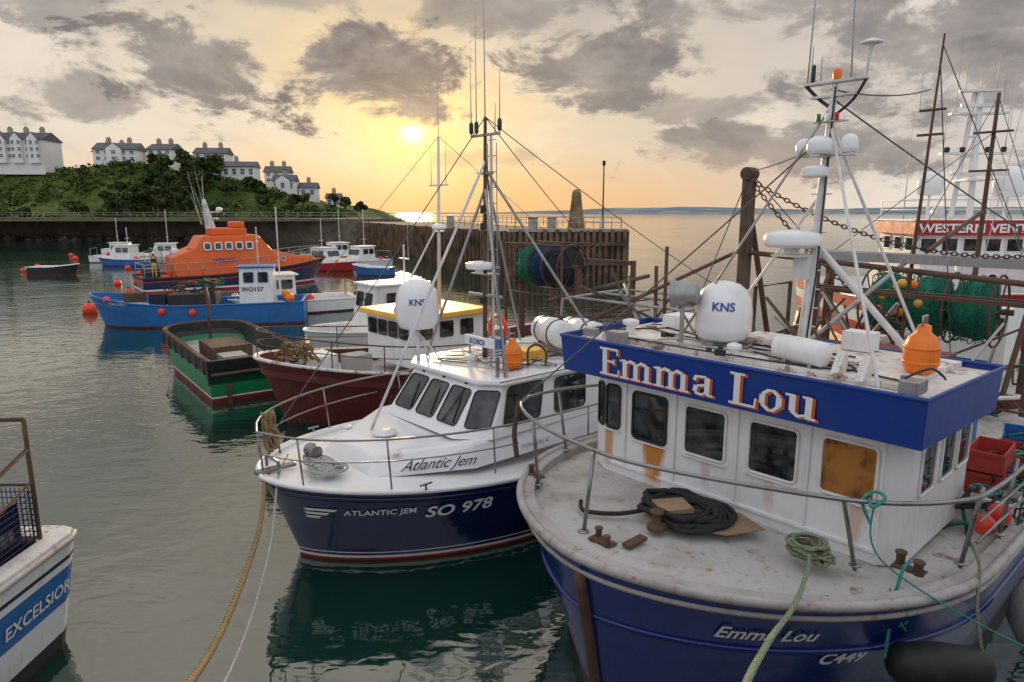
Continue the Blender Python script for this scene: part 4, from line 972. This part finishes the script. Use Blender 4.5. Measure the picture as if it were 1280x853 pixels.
# ================================================================= WESTERN VENTURE
W=empty("fishing_vessel",(19.1,28.0,-.3),(-.12,-.99))
hull(W,3.6,2.6,-14,3.6,3.2,5,7,lambda s:3.4-1.0*math.sin(min(s*2,1)*math.pi/2),[(-.6,'black'),(.2,'red'),(('f',.62),'white'),(('f',.8),'red')],cap='white',deck='deckgrey',bulw=.8,inner='white',n=22)
mb=MB()
mb.box((-1.6,0,3.3),(5.2,5.4,2.0),'white'); mb.box((-1.9,0,4.85),(3.8,5.0,1.1),'white')
mb.box((-1.85,0,5.95),(4.2,5.6,.1),'white')
mb.build("superstructure",W,bevel=.06)
mb=MB(); mb.prism([(.25,5.38),(.34,5.98),(-3.8,5.98),(-3.8,5.38)],-2.75,2.75,'red','y'); mb.build("name_band",W,bevel=.02)
decal("vessel_name","WESTERN VENTURE",.48,(.3,-2.6,5.5),(0,1,0),(1,0,-.15),'txtwhite',W,None,off=.03,bold=.014,width=5.1)
mbg=MB();mbf=MB()
for k in range(6): window(mbg,mbf,(.01,-2.05+k*.82,4.98),(0,1,0),(0,0,1),.62,.55,.06,.03,fmat='white')
for k in range(3): window(mbg,mbf,(1.01,-1.6+k*1.6,3.7),(0,1,0),(0,0,1),.4,.4,.19,.03,fmat='white')
for k in range(3): window(mbg,mbf,(-.6-k*1.1,-2.51,4.98),(1,0,0),(0,0,1),.7,.55,.06,.03,fmat='white')
mbg.build("window_panes",W);mbf.build("window_frames",W)
mb=MB()
for sx,sy in((-.35,-.4),(-.35,.4),(.35,0)): mb.tube([(-1.6+sx,sy,5.9),(-1.6+sx*.3,sy*.3,11.2)],.11,'white')
for z in(7,7.8,8.6,9.4,10.2,10.9): 
    k=1-(z-5.9)/8; mb.tube([(-1.6-.35*k,-.4*k,z),(-1.6-.35*k,.4*k,z),(-1.6+.35*k,0,z)],.035,'white',closed=True)
for z,w in((8.7,2.6),(10.3,2.2),(11.2,1.6)): mb.box((-1.5,0,z),(.3,w,.09),'white')
mb.box((-1.2,0,7.6),(1.4,1.2,.06),'white'); mb.box((-.8,0,7.85),(.16,2.2,.16),'white'); mb.box((-1.3,0,10.6),(.14,1.6,.14),'white')
mb.tube([(-1.6,-1.5,5.9),(-1.6,-1.5,7.0)],.06,'white'); mb.dome((-1.6,-1.5,7.0),.5,1.0,'whitec'); mb.tube([(-1.6,1.6,5.9),(-1.6,1.6,6.9)],.06,'white'); mb.dome((-1.6,1.6,6.9),.6,1.3,'whitec')
for y,z,h in((-1.2,8.7,2.5),(1.2,8.7,3),(-.9,10.3,2.5),(.9,10.3,2.2),(-.6,11.2,1.4),(.6,11.2,1.8),(0,11.2,1),(-2.5,5.9,4.5)): whip(mb,(-1.5,y,z),h,r=.025,mat='galv')
for y in(-1.1,-.5,.5,1.1): mb.lathe([(.1,0),(.12,.18),(.03,.22)],(-1.4,y,8.75),'black')
for x in(-3.6,.2):
    for y in(-2.6,0,2.6): mb.tube([(x,y,5.95),(x,y,6.8)],.03,'white',5)
for z in(6.4,6.8): mb.tube([(.2,-2.6,z),(.2,2.6,z),(-3.6,2.6,z),(-3.6,-2.6,z)],.025,'white',5,closed=True)
mb.build("mast",W,bevel=.01)
mb=MB()
for y in (-1.9,1.9): mb.lathe([(.1,-.25),(.2,-.2),(.25,.15),(.25,.2),(.01,.2)],(.1,y,6.3),'white',axis=(1,0,0))
mb.tube([(2.4,-2.0,2.6),(2.4,-2.0,4.4),(2.4,2.0,4.4),(2.4,2.0,2.6)],.12,'white'); mb.box((1.9,0,2.9),(1.0,2.0,.6),'red')
mb.build("foredeck_gear",W,bevel=.02)

# ================================================================= mooring ropes to quay
def ropeobj(name,pts,r,mat,st=True):
    mb=MB(); (strands(mb,pts,r,mat) if st else mb.tube(pts,r,mat,6)); return mb.build(name)
ropeobj("mooring_rope",catmull([(-4.15,11.1,1.65),(-4.12,10.75,1.55),(-3.75,9.4,1.35),(-3.15,6.9,1.6),(-2.55,4.7,2.35),(-1.6,1.6,4.0),(-1.4,.4,4.42)],8),.038,'ropetan')
ropeobj("mooring_rope",catmull([(-4.0,11.6,1.75),(-3.95,10.9,1.6),(-3.5,9.2,1.3),(-2.95,6.9,1.45),(-2.35,4.6,2.2),(-1.35,1.6,4.0),(-1.2,.4,4.42)],8),.016,'ropewhite')
ropeobj("mooring_rope",catmull([(3.45,7.35,2.15),(3.2,6.8,2.2),(2.7,5.95,2.3),(2.0,4.8,2.7),(1.2,3.2,3.4),(.6,1.4,4.3),(.4,.4,4.42)],8),.026,'ropegrn')
ropeobj("mooring_rope",catmull([(5.6,6.6,1.2),(5.0,5.5,1.9),(4.2,4.3,2.7),(3.2,2.6,3.6),(2.6,1.3,4.3),(2.4,.4,4.42)],8),.035,'ropetan')
mb=MB(); mb.box((0,-14,1.6),(90,30,5.4),'stone'); mb.box((0,.85,4.35),(90,.5,.12),'stone'); q=mb.build("quay",None,bevel=.04)
for x in(-1.3,.5,2.5):
    mb=MB(); mb.lathe([(.2,0),(.2,.05),(.12,.1),(.11,.3),(.19,.36),(.18,.44),(.02,.48)],(0,0,0),'black'); o=mb.build("mooring_bollard"); o.location=(x,.3,4.3)

# ================================================================= PIER, WALL
mb=MB()
pA,pB,pC,pD=(0,65.4),(10.7,65.4),(-13,134),(-30,134)
mb.prism([pA,pB,pC,pD],-2,4.15,'stone','z'); mb.prism([(-.3,65.1),(10.95,65.1),(10.95,66),(-.0,66)],4.152,4.45,'brickw','z')
mb.build("pier",None)
mb=MB()
for i in range(19):
    x=.2+i*.58; mb.box((x,65.15,1.3),(.34,.4,6.0+U(-.4,.2)),'pile'); 
for z in(1.2,3.0): mb.box((5.35,64.9,z),(10.9,.16,.34),'pile')
for i in range(60):
    f=i/60; x=pA[0]+(pD[0]-pA[0])*f; y=pA[1]+(pD[1]-pA[1])*f; mb.box((x-.2,y,1.4),(.35,.4,5.4+U(-.3,.3)),'pile')
for i in range(10):
    f=i/60; x=pB[0]+(pC[0]-pB[0])*f; y=pB[1]+(pC[1]-pB[1])*f; mb.box((x+.2,y,1.3),(.35,.4,6),'pile')
mb.build("pier_piles",None)
def railing(name,pts,z,h=1.1,step=2.0,r=.04):
    mb=MB(); pts=[Vector((p[0],p[1],z)) for p in pts]
    for a,b in zip(pts,pts[1:]):
        k=max(1,int((b-a).length/step))
        for i in range(k+1): p=a.lerp(b,i/k); mb.tube([p,p+Vector((0,0,h))],r,'galv',5)
        for q in(.55,1): mb.tube([a+Vector((0,0,h*q)),b+Vector((0,0,h*q))],r*.8,'galv',5)
    return mb.build(name)
railing("pier_railing",[(-29,133),(0.3,65.9),(10.4,65.9),(-12.5,133)],4.4)
mb=MB(); mb.lathe([(.95,0),(.95,.3),(.85,.34),(.46,3.3)],(6.3,68,4.15),'ochre',n=8,smooth=False); mb.lathe([(.5,3.3),(.42,3.75),(.22,4.0),(.01,4.05)],(6.3,68,4.15),'ochre',n=8,smooth=False); mb.build("stone_beacon")
mb=MB(); mb.tube([(8.7,66.5,4.3),(8.7,66.5,10.4)],.08,'black',r1=.06); mb.box((8.7,66.5,4.8),(.3,.3,1.0),'galv'); mb.lathe([(.08,0),(.14,.05),(.14,.35),(.18,.4),(.02,.5)],(8.7,66.5,10.3),'black'); mb.build("harbour_light")
for x,y in((2.0,66.3),(4.0,70),(-8,90)):
    mb=MB(); mb.box((0,0,.6),(.9,.7,1.2),'galv'); mb.box((0,0,1.25),(1.0,.8,.1),'black'); o=mb.build("service_cabinet",None,bevel=.02); o.location=(x,y,4.2)
wl=[(-30,136),(-50,146),(-68.5,151.5),(-95,156),(-119,160.8),(-165,168),(-260,172)]
mb=MB()
def wallseg(a,b,z0,z1,th,mat):
    a=Vector(a);b=Vector(b);d=(b-a).normalized();n=Vector((-d.y,d.x))
    if n.y<0:n=-n
    mb.prism([tuple(a),tuple(b),tuple(b+n*th),tuple(a+n*th)],z0,z1,mat,'z')
for a_,b_ in zip(wl,wl[1:]): wallseg(a_,b_,-2,4.7,14,'stone'); 
mb.build("harbour_wall",None)
railing("promenade_railing",[(x,y+.5) for x,y in wl],4.7,1.2,3,.06)
for i in range(9):
    mb=MB(); mb.tube([(0,0,0),(0,0,5.3)],.08,'black',5); mb.box((0,-.5,5.3),(.2,1.2,.12),'black'); o=mb.build("street_lamp",None); o.location=(-75-i*14,155+i*1.7,4.7)
mb=MB()
for k in range(260):
    x=U(-170,-60); y=(150+(-60-x)*.13)-U(0,7)*(1 if x<-90 else .4); r=U(.4,1.5)
    st=len(mb.v); mb.lathe([(.01,-r),(r*.8,-r*.5),(r,0),(r*.7,r*.5),(.01,r*.7)],(x,y,U(-.5,.3)),'stone',n=7,smooth=False)
    for j in range(st,len(mb.v)): mb.v[j]+=Vector((U(-.25,.25),U(-.25,.25),U(-.15,.15)))*r
mb.build("foreshore_rocks")

# ================================================================= HEADLAND
ridge=[(-420,34),(-230,28),(-170,22),(-147,20.5),(-125,19),(-101,18.5),(-85,16.5),(-68,12),(-53,8.2),(-42,5.2),(-36,3.5),(-28,-1)]
def interp(t,x):
    if x<=t[0][0]: return t[0][1]
    for a,b in zip(t,t[1:]):
        if x<=b[0]: f=(x-a[0])/(b[0]-a[0]); f=f*f*(3-2*f)*.3+f*.7; return a[1]+(b[1]-a[1])*f
    return t[-1][1]
wlx=sorted([(x,y) for x,y in wl])
def hz_(x,y):
    r=interp(ridge,x*200/max(y,150)); y0=interp(wlx,x)+10 if x<-30 else 146
    f=max(0,min(1,(y-y0)/(32 if x<-60 else 50))); f=f*f*(3-2*f)
    z=-2+(6.2 if y<y0+8 else 6.2)+ (r-4.2)*f if r>4.2 else -2+(r+2)*max(.0,min(1,(y-y0+8)/12))
    z+=noise.noise(Vector((x*.05,y*.05,0)))*3.0*f+noise.noise(Vector((x*.2,y*.2,3)))*.9*f
    return z
def grassmat():
    m,nt,b=newmat("headland_grass"); tc=N(nt,"ShaderNodeTexCoord").outputs["Object"]
    n=noise_tex(nt,tc,.06,4,.65); n2=noise_tex(nt,tc,.5,4,.7)
    c=mixc(nt,ramp(nt,n,.35,.65),(.05,.085,.018),(.13,.16,.04)); c=mixc(nt,ramp(nt,n2,.45,.7),c,(.03,.045,.015)); 
    c=mixc(nt,ramp(nt,noise_tex(nt,tc,.11,3,.6),.6,.72),c,(.17,.13,.07))
    nt.links.new(c,b.inputs["Base Color"]); b.inputs["Roughness"].default_value=1; b.inputs["Specular IOR Level"].default_value=.1
    bp=N(nt,"ShaderNodeBump"); bp.inputs["Distance"].default_value=1.0; nt.links.new(n2,bp.inputs["Height"]); nt.links.new(bp.outputs[0],b.inputs["Normal"]); return m
M['grass']=grassmat()
mb=MB(); nx,ny=150,50; vs=[]
for j in range(ny+1):
    for i in range(nx+1):
        x=-420+i*400/nx; y=138+ (j/ny)**1.4*260; vs.append((x,y,hz_(x,y)))
mb.add(vs,[(j*(nx+1)+i,j*(nx+1)+i+1,(j+1)*(nx+1)+i+1,(j+1)*(nx+1)+i) for j in range(ny) for i in range(nx)],'grass',True)
mb.build("hill")
def leafmat(name,c1,c2):
    m,nt,b=newmat(name)
    g=N(nt,"ShaderNodeNewGeometry")
    c=mixc(nt,g.outputs["Random Per Island"],c1,c2); nt.links.new(c,b.inputs["Base Color"]); b.inputs["Roughness"].default_value=.9; b.inputs["Specular IOR Level"].default_value=.15; return m
M['leaf']=leafmat("foliage_dark",(.02,.035,.012),(.06,.085,.022)); M['leafl']=leafmat("foliage_light",(.05,.08,.02),(.13,.17,.04))
def leaves(mb,c,rx,ry,rz,n,sz,mat):
    vs=[];fs=[]
    for k in range(n):
        d=Vector((random.gauss(0,1),random.gauss(0,1),random.gauss(0,1))).normalized(); q=U(.55,1.0)
        p=Vector((c[0]+d.x*rx*q,c[1]+d.y*ry*q,c[2]+d.z*rz*q)); a=Vector((U(-1,1),U(-1,1),U(-1,1))).normalized(); b_=a.cross(d+Vector((.01,.3,.02))).normalized(); s=sz*U(.5,1.2)
        o=len(vs); vs+=[p+a*s,p+b_*s,p-a*s*.8,p-b_*s]; fs.append((o,o+1,o+2,o+3))
    mb.add(vs,fs,mat)
mbT=MB()
def tree(mb,x,y,h,w):
    z=hz_(x,y)-.3
    tp=Vector((x+U(-.4,.4),y,z+h*.45)); mb.tube([(x,y,z),tp],.35,'timber',6,r1=.2)
    for k in range(5):
        a=U(0,6.28); e=tp+Vector((math.cos(a)*w*.4,math.sin(a)*w*.4,h*U(.1,.35))); mb.tube([tp-Vector((0,0,U(0,h*.15))),e],.16,'timber',5,r1=.06)
    for k in range(9):
        a=U(0,6.28); q=U(0,.65); c=(x+math.cos(a)*w*q,y+math.sin(a)*w*q,z+h*U(.45,.88)); r=w*U(.28,.5)
        leaves(mb,c,r,r,r*.75,80,.42,'leaf' if R()<.6 else 'leafl')
random.seed(21)
trs=[]
for k in range(36): trs.append((U(-97,-77),U(166,192),U(5,8),U(2.4,4)))
for x in(-74,-72,-66,-63,-61,-57,-54.5,-69): trs.append((x,U(168,188),U(3,5),U(1.8,2.8)))
for x in(-104,-112,-121,-128,-141,-152): trs.append((x,U(168,180),U(3,4.5),U(1.8,2.8)))
for x in(-50,-47,-44.5,-41.5): trs.append((x,U(185,200),U(2.5,3.6),U(1.4,2.2)))
for t_ in trs: tree(mbT,*t_)
mbT.build("hillside_trees")
mbS=MB()
for k in range(1150):
    x=U(-190,-40); y=interp(wlx,x)+U(12,38); z=hz_(x,y)
    if z<4.3 or noise.noise(Vector((x*.07,y*.07,9)))<-.22: continue
    r=U(.7,2.2); leaves(mbS,(x,y,z+r*.1),r,r,r*.55,34,.38,'leaf' if R()<.45 else 'leafl')
mbS.build("hillside_bushes")
def house(name,x,y,z,w,d,h,rz=0,st=2,nw=4,gables=0,wall='render',rh=2.6,chim=2):
    e=empty(name,(x,y,z),rz=rz); mb=MB()
    mb.box((0,0,h/2-2),(w,d,h+4),wall); mb.build("walls",e)
    mb=MB(); mb.prism([(-d/2-.4,h),(0,h+rh),(d/2+.4,h),(d/2+.4,h-.2),(-d/2-.4,h-.2)],-w/2-.3,w/2+.3,'slate','x'); 
    for k in range(gables):
        gx=-w/2+w*(k+.5)/gables; gw=min(2.0,w/gables*.32)
        mb.prism([(gx-gw-.25,h+.1),(gx,h+rh*.85),(gx+gw+.25,h+.1)],-d/2-.95,0,'slate','y')
    mb.build("roof",e)
    mb=MB()
    for k in range(gables):
        gx=-w/2+w*(k+.5)/gables; gw=min(2.0,w/gables*.32); mb.prism([(gx-gw,-1),(gx-gw,h+.02),(gx,h+rh*.75),(gx+gw,h+.02),(gx+gw,-1)],-d/2-.97,-d/2+.02,wall,'y')
    for k in range(chim):
        cx=-w/2+w*(k+.5)/chim; mb.box((cx,0,h+rh+.3),(1.1,.8,1.8),'brickw'); 
        for o in(-.3,0,.3): mb.lathe([(.12,0),(.1,.4)],(cx+o,0,h+rh+1.2),'rustst',n=8)
    mb.build("gables_and_chimneys",e)
    mb=MB()
    for s in range(st):
        for k in range(nw):
            wx=-w/2+w*(k+.5)/nw; zz=h*(s+.5)/st; yy=-d/2
            if gables:
                for g in range(gables):
                    gx=-w/2+w*(g+.5)/gables
                    if abs(wx-gx)<min(2.0,w/gables*.32): yy=-d/2-.97
            ww=min(.95,w/nw*.45); mb.box((wx,yy-.02,zz),(ww,.06,h/st*.5),'darkgl'); mb.box((wx,yy-.06,zz-h/st*.27),(ww+.2,.14,.1),wall); mb.box((wx,yy-.055,zz),(.07,.03,h/st*.5),'txtwhite'); mb.box((wx,yy-.055,zz),(ww,.03,.07),'txtwhite')
    mb.build("windows",e)
    return e
house("terraced_house",-135.5,198,20.2,13,9,5.4,.05,3,8,3,chim=3,rh=2.2); house("terraced_house",-151.5,197,20.8,17,9,5.6,.0,3,10,4,chim=4,rh=2.2)
house("detached_house",-111,200,19.8,11,8,3.4,.15,2,5,1,rh=2); house("detached_house",-101,206,20.3,7,8,3.4,.0,2,3,0,'render',rh=1.8); house("detached_house",-119,212,20.2,9,8,3.4,-.1,2,4,1,rh=2)
house("detached_house",-88,208,19.6,9,7,3.2,.1,2,4,0,'render',rh=1.8); house("detached_house",-77.5,198,15.6,11,7,2.9,.15,1,5,0,rh=1.5,chim=1)
house("detached_house",-65,201,12.0,6,6,2.8,.1,1,3,1,chim=1,rh=1.7); house("detached_house",-59.5,205,10.4,5,5,2.6,.1,1,2,0,chim=1,rh=1.5); house("detached_house",-70.5,212,14.6,7,6,3.2,.1,2,3,0,'render',rh=1.8)
house("detached_house",-52,204,7.6,4,5,2.4,.1,1,2,0,chim=1,rh=1.4)
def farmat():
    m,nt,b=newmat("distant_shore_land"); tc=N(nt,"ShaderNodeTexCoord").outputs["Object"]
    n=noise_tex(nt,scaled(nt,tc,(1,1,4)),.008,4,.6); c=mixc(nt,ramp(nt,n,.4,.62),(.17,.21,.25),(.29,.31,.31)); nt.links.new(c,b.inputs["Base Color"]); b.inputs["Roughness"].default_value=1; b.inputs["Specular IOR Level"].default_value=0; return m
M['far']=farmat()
mb=MB(); vs=[]; n_=160
for i in range(n_+1):
    x=-700+i*4700/n_; h1=18+16*noise.noise(Vector((x*.0012,0,0)))+5*noise.noise(Vector((x*.006,1,0)))
    h1*=min(1,max(.25,(x+300)/900)); h1=max(3,h1+ (8 if x>700 else 0))
    vs+=[(x,2500,-3),(x,2560,h1*.35),(x,2900,h1),(x,3400,h1*.9),(x,4200,-3)]
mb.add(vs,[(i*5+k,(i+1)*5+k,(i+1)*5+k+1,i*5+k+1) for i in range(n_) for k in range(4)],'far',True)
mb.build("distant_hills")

# ================================================================= WATER
def watermat():
    m,nt,b=newmat("harbour_water"); tc=N(nt,"ShaderNodeTexCoord").outputs["Object"]
    big=noise_tex(nt,tc,.18,2,.5,.3); mid=noise_tex(nt,scaled(nt,tc,(1.0,1.5,1)),1.1,2,.5,.4); fine=noise_tex(nt,scaled(nt,tc,(1,1.7,1)),4.5,1,.5,.3)
    gust=ramp(nt,noise_tex(nt,tc,.05,2,.5),.3,.7)
    hgt=mth(nt,'ADD',mth(nt,'ADD',mth(nt,'MULTIPLY',big,.10),mth(nt,'MULTIPLY',mid,.045)),mth(nt,'MULTIPLY',mth(nt,'MULTIPLY',fine,.013),mth(nt,'ADD',gust,.3)))
    bp=N(nt,"ShaderNodeBump"); bp.inputs["Distance"].default_value=1.0; bp.inputs["Strength"].default_value=.52
    nt.links.new(hgt,bp.inputs["Height"]); nt.links.new(bp.outputs[0],b.inputs["Normal"])
    b.inputs["Base Color"].default_value=(.006,.034,.022,1); b.inputs["Roughness"].default_value=.05; b.inputs["IOR"].default_value=2.5
    return m
M['water']=watermat()
mb=MB(); mb.add([(-6000,-200,0),(6000,-200,0),(6000,9000,0),(-6000,9000,0)],[(0,1,2,3)],'water'); mb.build("water")

# ================================================================= SKY
az0=math.radians(-8.0); el0=math.radians(6.3)
sun_dir=Vector((math.sin(az0)*math.cos(el0),math.cos(az0)*math.cos(el0),math.sin(el0)))
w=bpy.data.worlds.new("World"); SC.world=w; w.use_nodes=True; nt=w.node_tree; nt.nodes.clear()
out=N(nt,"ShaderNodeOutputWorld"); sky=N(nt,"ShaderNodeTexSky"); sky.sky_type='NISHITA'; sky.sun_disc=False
sky.sun_elevation=el0; sky.sun_rotation=az0; sky.dust_density=2.0
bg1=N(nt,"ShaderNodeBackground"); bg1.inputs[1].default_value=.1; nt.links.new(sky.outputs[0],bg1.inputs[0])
tcn=N(nt,"ShaderNodeTexCoord"); D=tcn.outputs["Generated"]
sx=N(nt,"ShaderNodeSeparateXYZ"); nt.links.new(D,sx.inputs[0]); dx,dy,dz=sx.outputs
az=mth(nt,'ARCTAN2',dx,dy); el=mth(nt,'ARCSINE',dz)
zz=mth(nt,'ADD',mth(nt,'MAXIMUM',dz,0),.10)
cmb=N(nt,"ShaderNodeCombineXYZ"); nt.links.new(mth(nt,'DIVIDE',dx,zz),cmb.inputs[0]); nt.links.new(mth(nt,'DIVIDE',dy,zz),cmb.inputs[1]); CP=cmb.outputs[0]
cmb2=N(nt,"ShaderNodeCombineXYZ"); nt.links.new(az,cmb2.inputs[0]); nt.links.new(mth(nt,'MULTIPLY',el,1.9),cmb2.inputs[1]); AE=cmb2.outputs[0]
dp=N(nt,"ShaderNodeVectorMath",operation='DOT_PRODUCT'); nt.links.new(D,dp.inputs[0]); dp.inputs[1].default_value=sun_dir; cs=dp.outputs["Value"]
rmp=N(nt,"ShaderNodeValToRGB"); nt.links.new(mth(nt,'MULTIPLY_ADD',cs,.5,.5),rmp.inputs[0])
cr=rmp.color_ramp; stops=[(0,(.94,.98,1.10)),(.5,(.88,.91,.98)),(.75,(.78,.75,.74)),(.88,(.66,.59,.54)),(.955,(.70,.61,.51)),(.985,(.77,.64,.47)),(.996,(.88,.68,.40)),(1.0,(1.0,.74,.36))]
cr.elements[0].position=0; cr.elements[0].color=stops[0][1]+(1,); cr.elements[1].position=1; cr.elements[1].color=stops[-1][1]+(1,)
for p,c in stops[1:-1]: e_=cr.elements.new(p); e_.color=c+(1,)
base=rmp.outputs[0]
n1=noise_tex(nt,CP,.55,4,.6,.3); n2=noise_tex(nt,AE,3.4,5,.62,.5); n3=noise_tex(nt,AE,8,6,.68,.3)
lit=ramp(nt,n2,.44,.62)
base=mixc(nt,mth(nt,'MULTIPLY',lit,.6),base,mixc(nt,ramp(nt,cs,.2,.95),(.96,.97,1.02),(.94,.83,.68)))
wisp=mth(nt,'MULTIPLY',ramp(nt,n3,.5,.68),.3); base=mixc(nt,wisp,base,(.50,.46,.45))
deck=ramp(nt,n1,.42,.58); deckel=mth(nt,'MULTIPLY',ramp(nt,el,.12,.32),mth(nt,'SUBTRACT',1.0,mth(nt,'MULTIPLY',ramp(nt,el,.34,.5),.9)))
base=mixc(nt,mth(nt,'MULTIPLY',mth(nt,'MULTIPLY',deck,deckel),.7),base,(.34,.34,.37))
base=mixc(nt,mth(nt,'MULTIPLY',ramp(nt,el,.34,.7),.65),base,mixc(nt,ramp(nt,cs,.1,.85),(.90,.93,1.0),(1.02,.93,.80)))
def blob(a,e,wd,ht,k):
    da=mth(nt,'DIVIDE',mth(nt,'SUBTRACT',az,math.radians(a)),math.radians(wd)); de=mth(nt,'DIVIDE',mth(nt,'SUBTRACT',el,math.radians(e)),math.radians(ht))
    r2=mth(nt,'SQRT',mth(nt,'ADD',mth(nt,'MULTIPLY',da,da),mth(nt,'MULTIPLY',de,de)))
    return mth(nt,'SUBTRACT',1.15,r2),k
dist=mth(nt,'ADD',mth(nt,'MULTIPLY',mth(nt,'SUBTRACT',n3,.5),4.2),mth(nt,'MULTIPLY',mth(nt,'SUBTRACT',n2,.5),2.2))
blobs=[(-11.5,10.8,8.5,3.2,1.0),(-24,10.8,5.2,3.4,.85),(-31,7.7,4,1.5,.6),(7,11,5.8,3.8,.85),(-1,15.8,10,2.4,.6),(-7.6,8.0,3.6,1.5,.95),
 (22,4.8,14,2.2,.75),(32,10.5,12,5,.8),(19,14.5,13,3.2,.8),(-34,15,7,2.2,.55),(-18,15.8,8,1.6,.45),(40,5,9,2.2,.7),(14,8,6,1.4,.6),(-3,4.2,5,.8,.35),(-60,14,12,5,.5),(65,12,14,6,.5)]
tot=None
for b_ in blobs:
    v,k=blob(*b_); v=mth(nt,'MULTIPLY',ramp(nt,mth(nt,'ADD',v,dist),.0,.55),k); tot=v if tot is None else mth(nt,'MAXIMUM',tot,v)
dark=mixc(nt,ramp(nt,mth(nt,'ADD',mth(nt,'MULTIPLY',n2,.5),mth(nt,'MULTIPLY',n3,.5)),.38,.62),(.38,.34,.32),(.12,.115,.135)); 
base=mixc(nt,tot,base,dark)
hb=mth(nt,'MULTIPLY',mth(nt,'SUBTRACT',1.0,ramp(nt,mth(nt,'ABSOLUTE',el),.0,.11)),ramp(nt,cs,.80,.997))
base=mixc(nt,mth(nt,'MULTIPLY',hb,.85),base,(.92,.52,.22))
clear=mth(nt,'SUBTRACT',1.0,mth(nt,'MULTIPLY',tot,.95),clamp=True)
# ragged cloud edge lying across the upper half of the sun
edge=ramp(nt,mth(nt,'ADD',mth(nt,'SUBTRACT',math.radians(6.75),el),mth(nt,'MULTIPLY',mth(nt,'SUBTRACT',n3,.5),.05)),-.006,.006)
csp=mth(nt,'MAXIMUM',cs,0)
core=mth(nt,'MULTIPLY',mth(nt,'POWER',csp,14000.0),mth(nt,'MULTIPLY',clear,edge))
glow=mth(nt,'MULTIPLY',mth(nt,'POWER',csp,1000.0),mth(nt,'MULTIPLY_ADD',clear,.8,.2))
halo=mth(nt,'MULTIPLY',mth(nt,'POWER',csp,160.0),mth(nt,'MULTIPLY_ADD',clear,.8,.2))
base=mixc(nt,1.0,base,mixc(nt,halo,(0,0,0),(.28,.16,.02)),'ADD')
base=mixc(nt,1.0,base,mixc(nt,glow,(0,0,0),(.22,.15,.02)),'ADD')
base=mixc(nt,1.0,base,mixc(nt,core,(0,0,0),(3.5,2.8,1.4)),'ADD')
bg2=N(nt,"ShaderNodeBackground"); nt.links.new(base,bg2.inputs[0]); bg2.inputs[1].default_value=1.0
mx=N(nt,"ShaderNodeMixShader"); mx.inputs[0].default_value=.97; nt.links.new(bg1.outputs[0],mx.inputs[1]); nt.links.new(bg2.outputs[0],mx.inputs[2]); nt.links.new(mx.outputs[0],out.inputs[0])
w.cycles.sampling_method='NONE'
sl=bpy.data.lights.new("sun",'SUN'); sl.energy=2.4; sl.angle=math.radians(3); sl.color=(1,.72,.42); so=bpy.data.objects.new("sun",sl); COL.objects.link(so)
so.rotation_euler=(-sun_dir).to_track_quat('-Z','Y').to_euler()

cam=bpy.data.cameras.new("camera"); cam.lens=24; cam.sensor_width=36; cam.clip_end=20000; cam.clip_start=.05
co=bpy.data.objects.new("camera",cam); COL.objects.link(co); co.location=(0,0,6); co.rotation_euler=(math.radians(90-10.7),0,0); SC.camera=co
SC.view_settings.view_transform='Standard'; SC.view_settings.look='None'; SC.view_settings.exposure=0; SC.view_settings.gamma=1
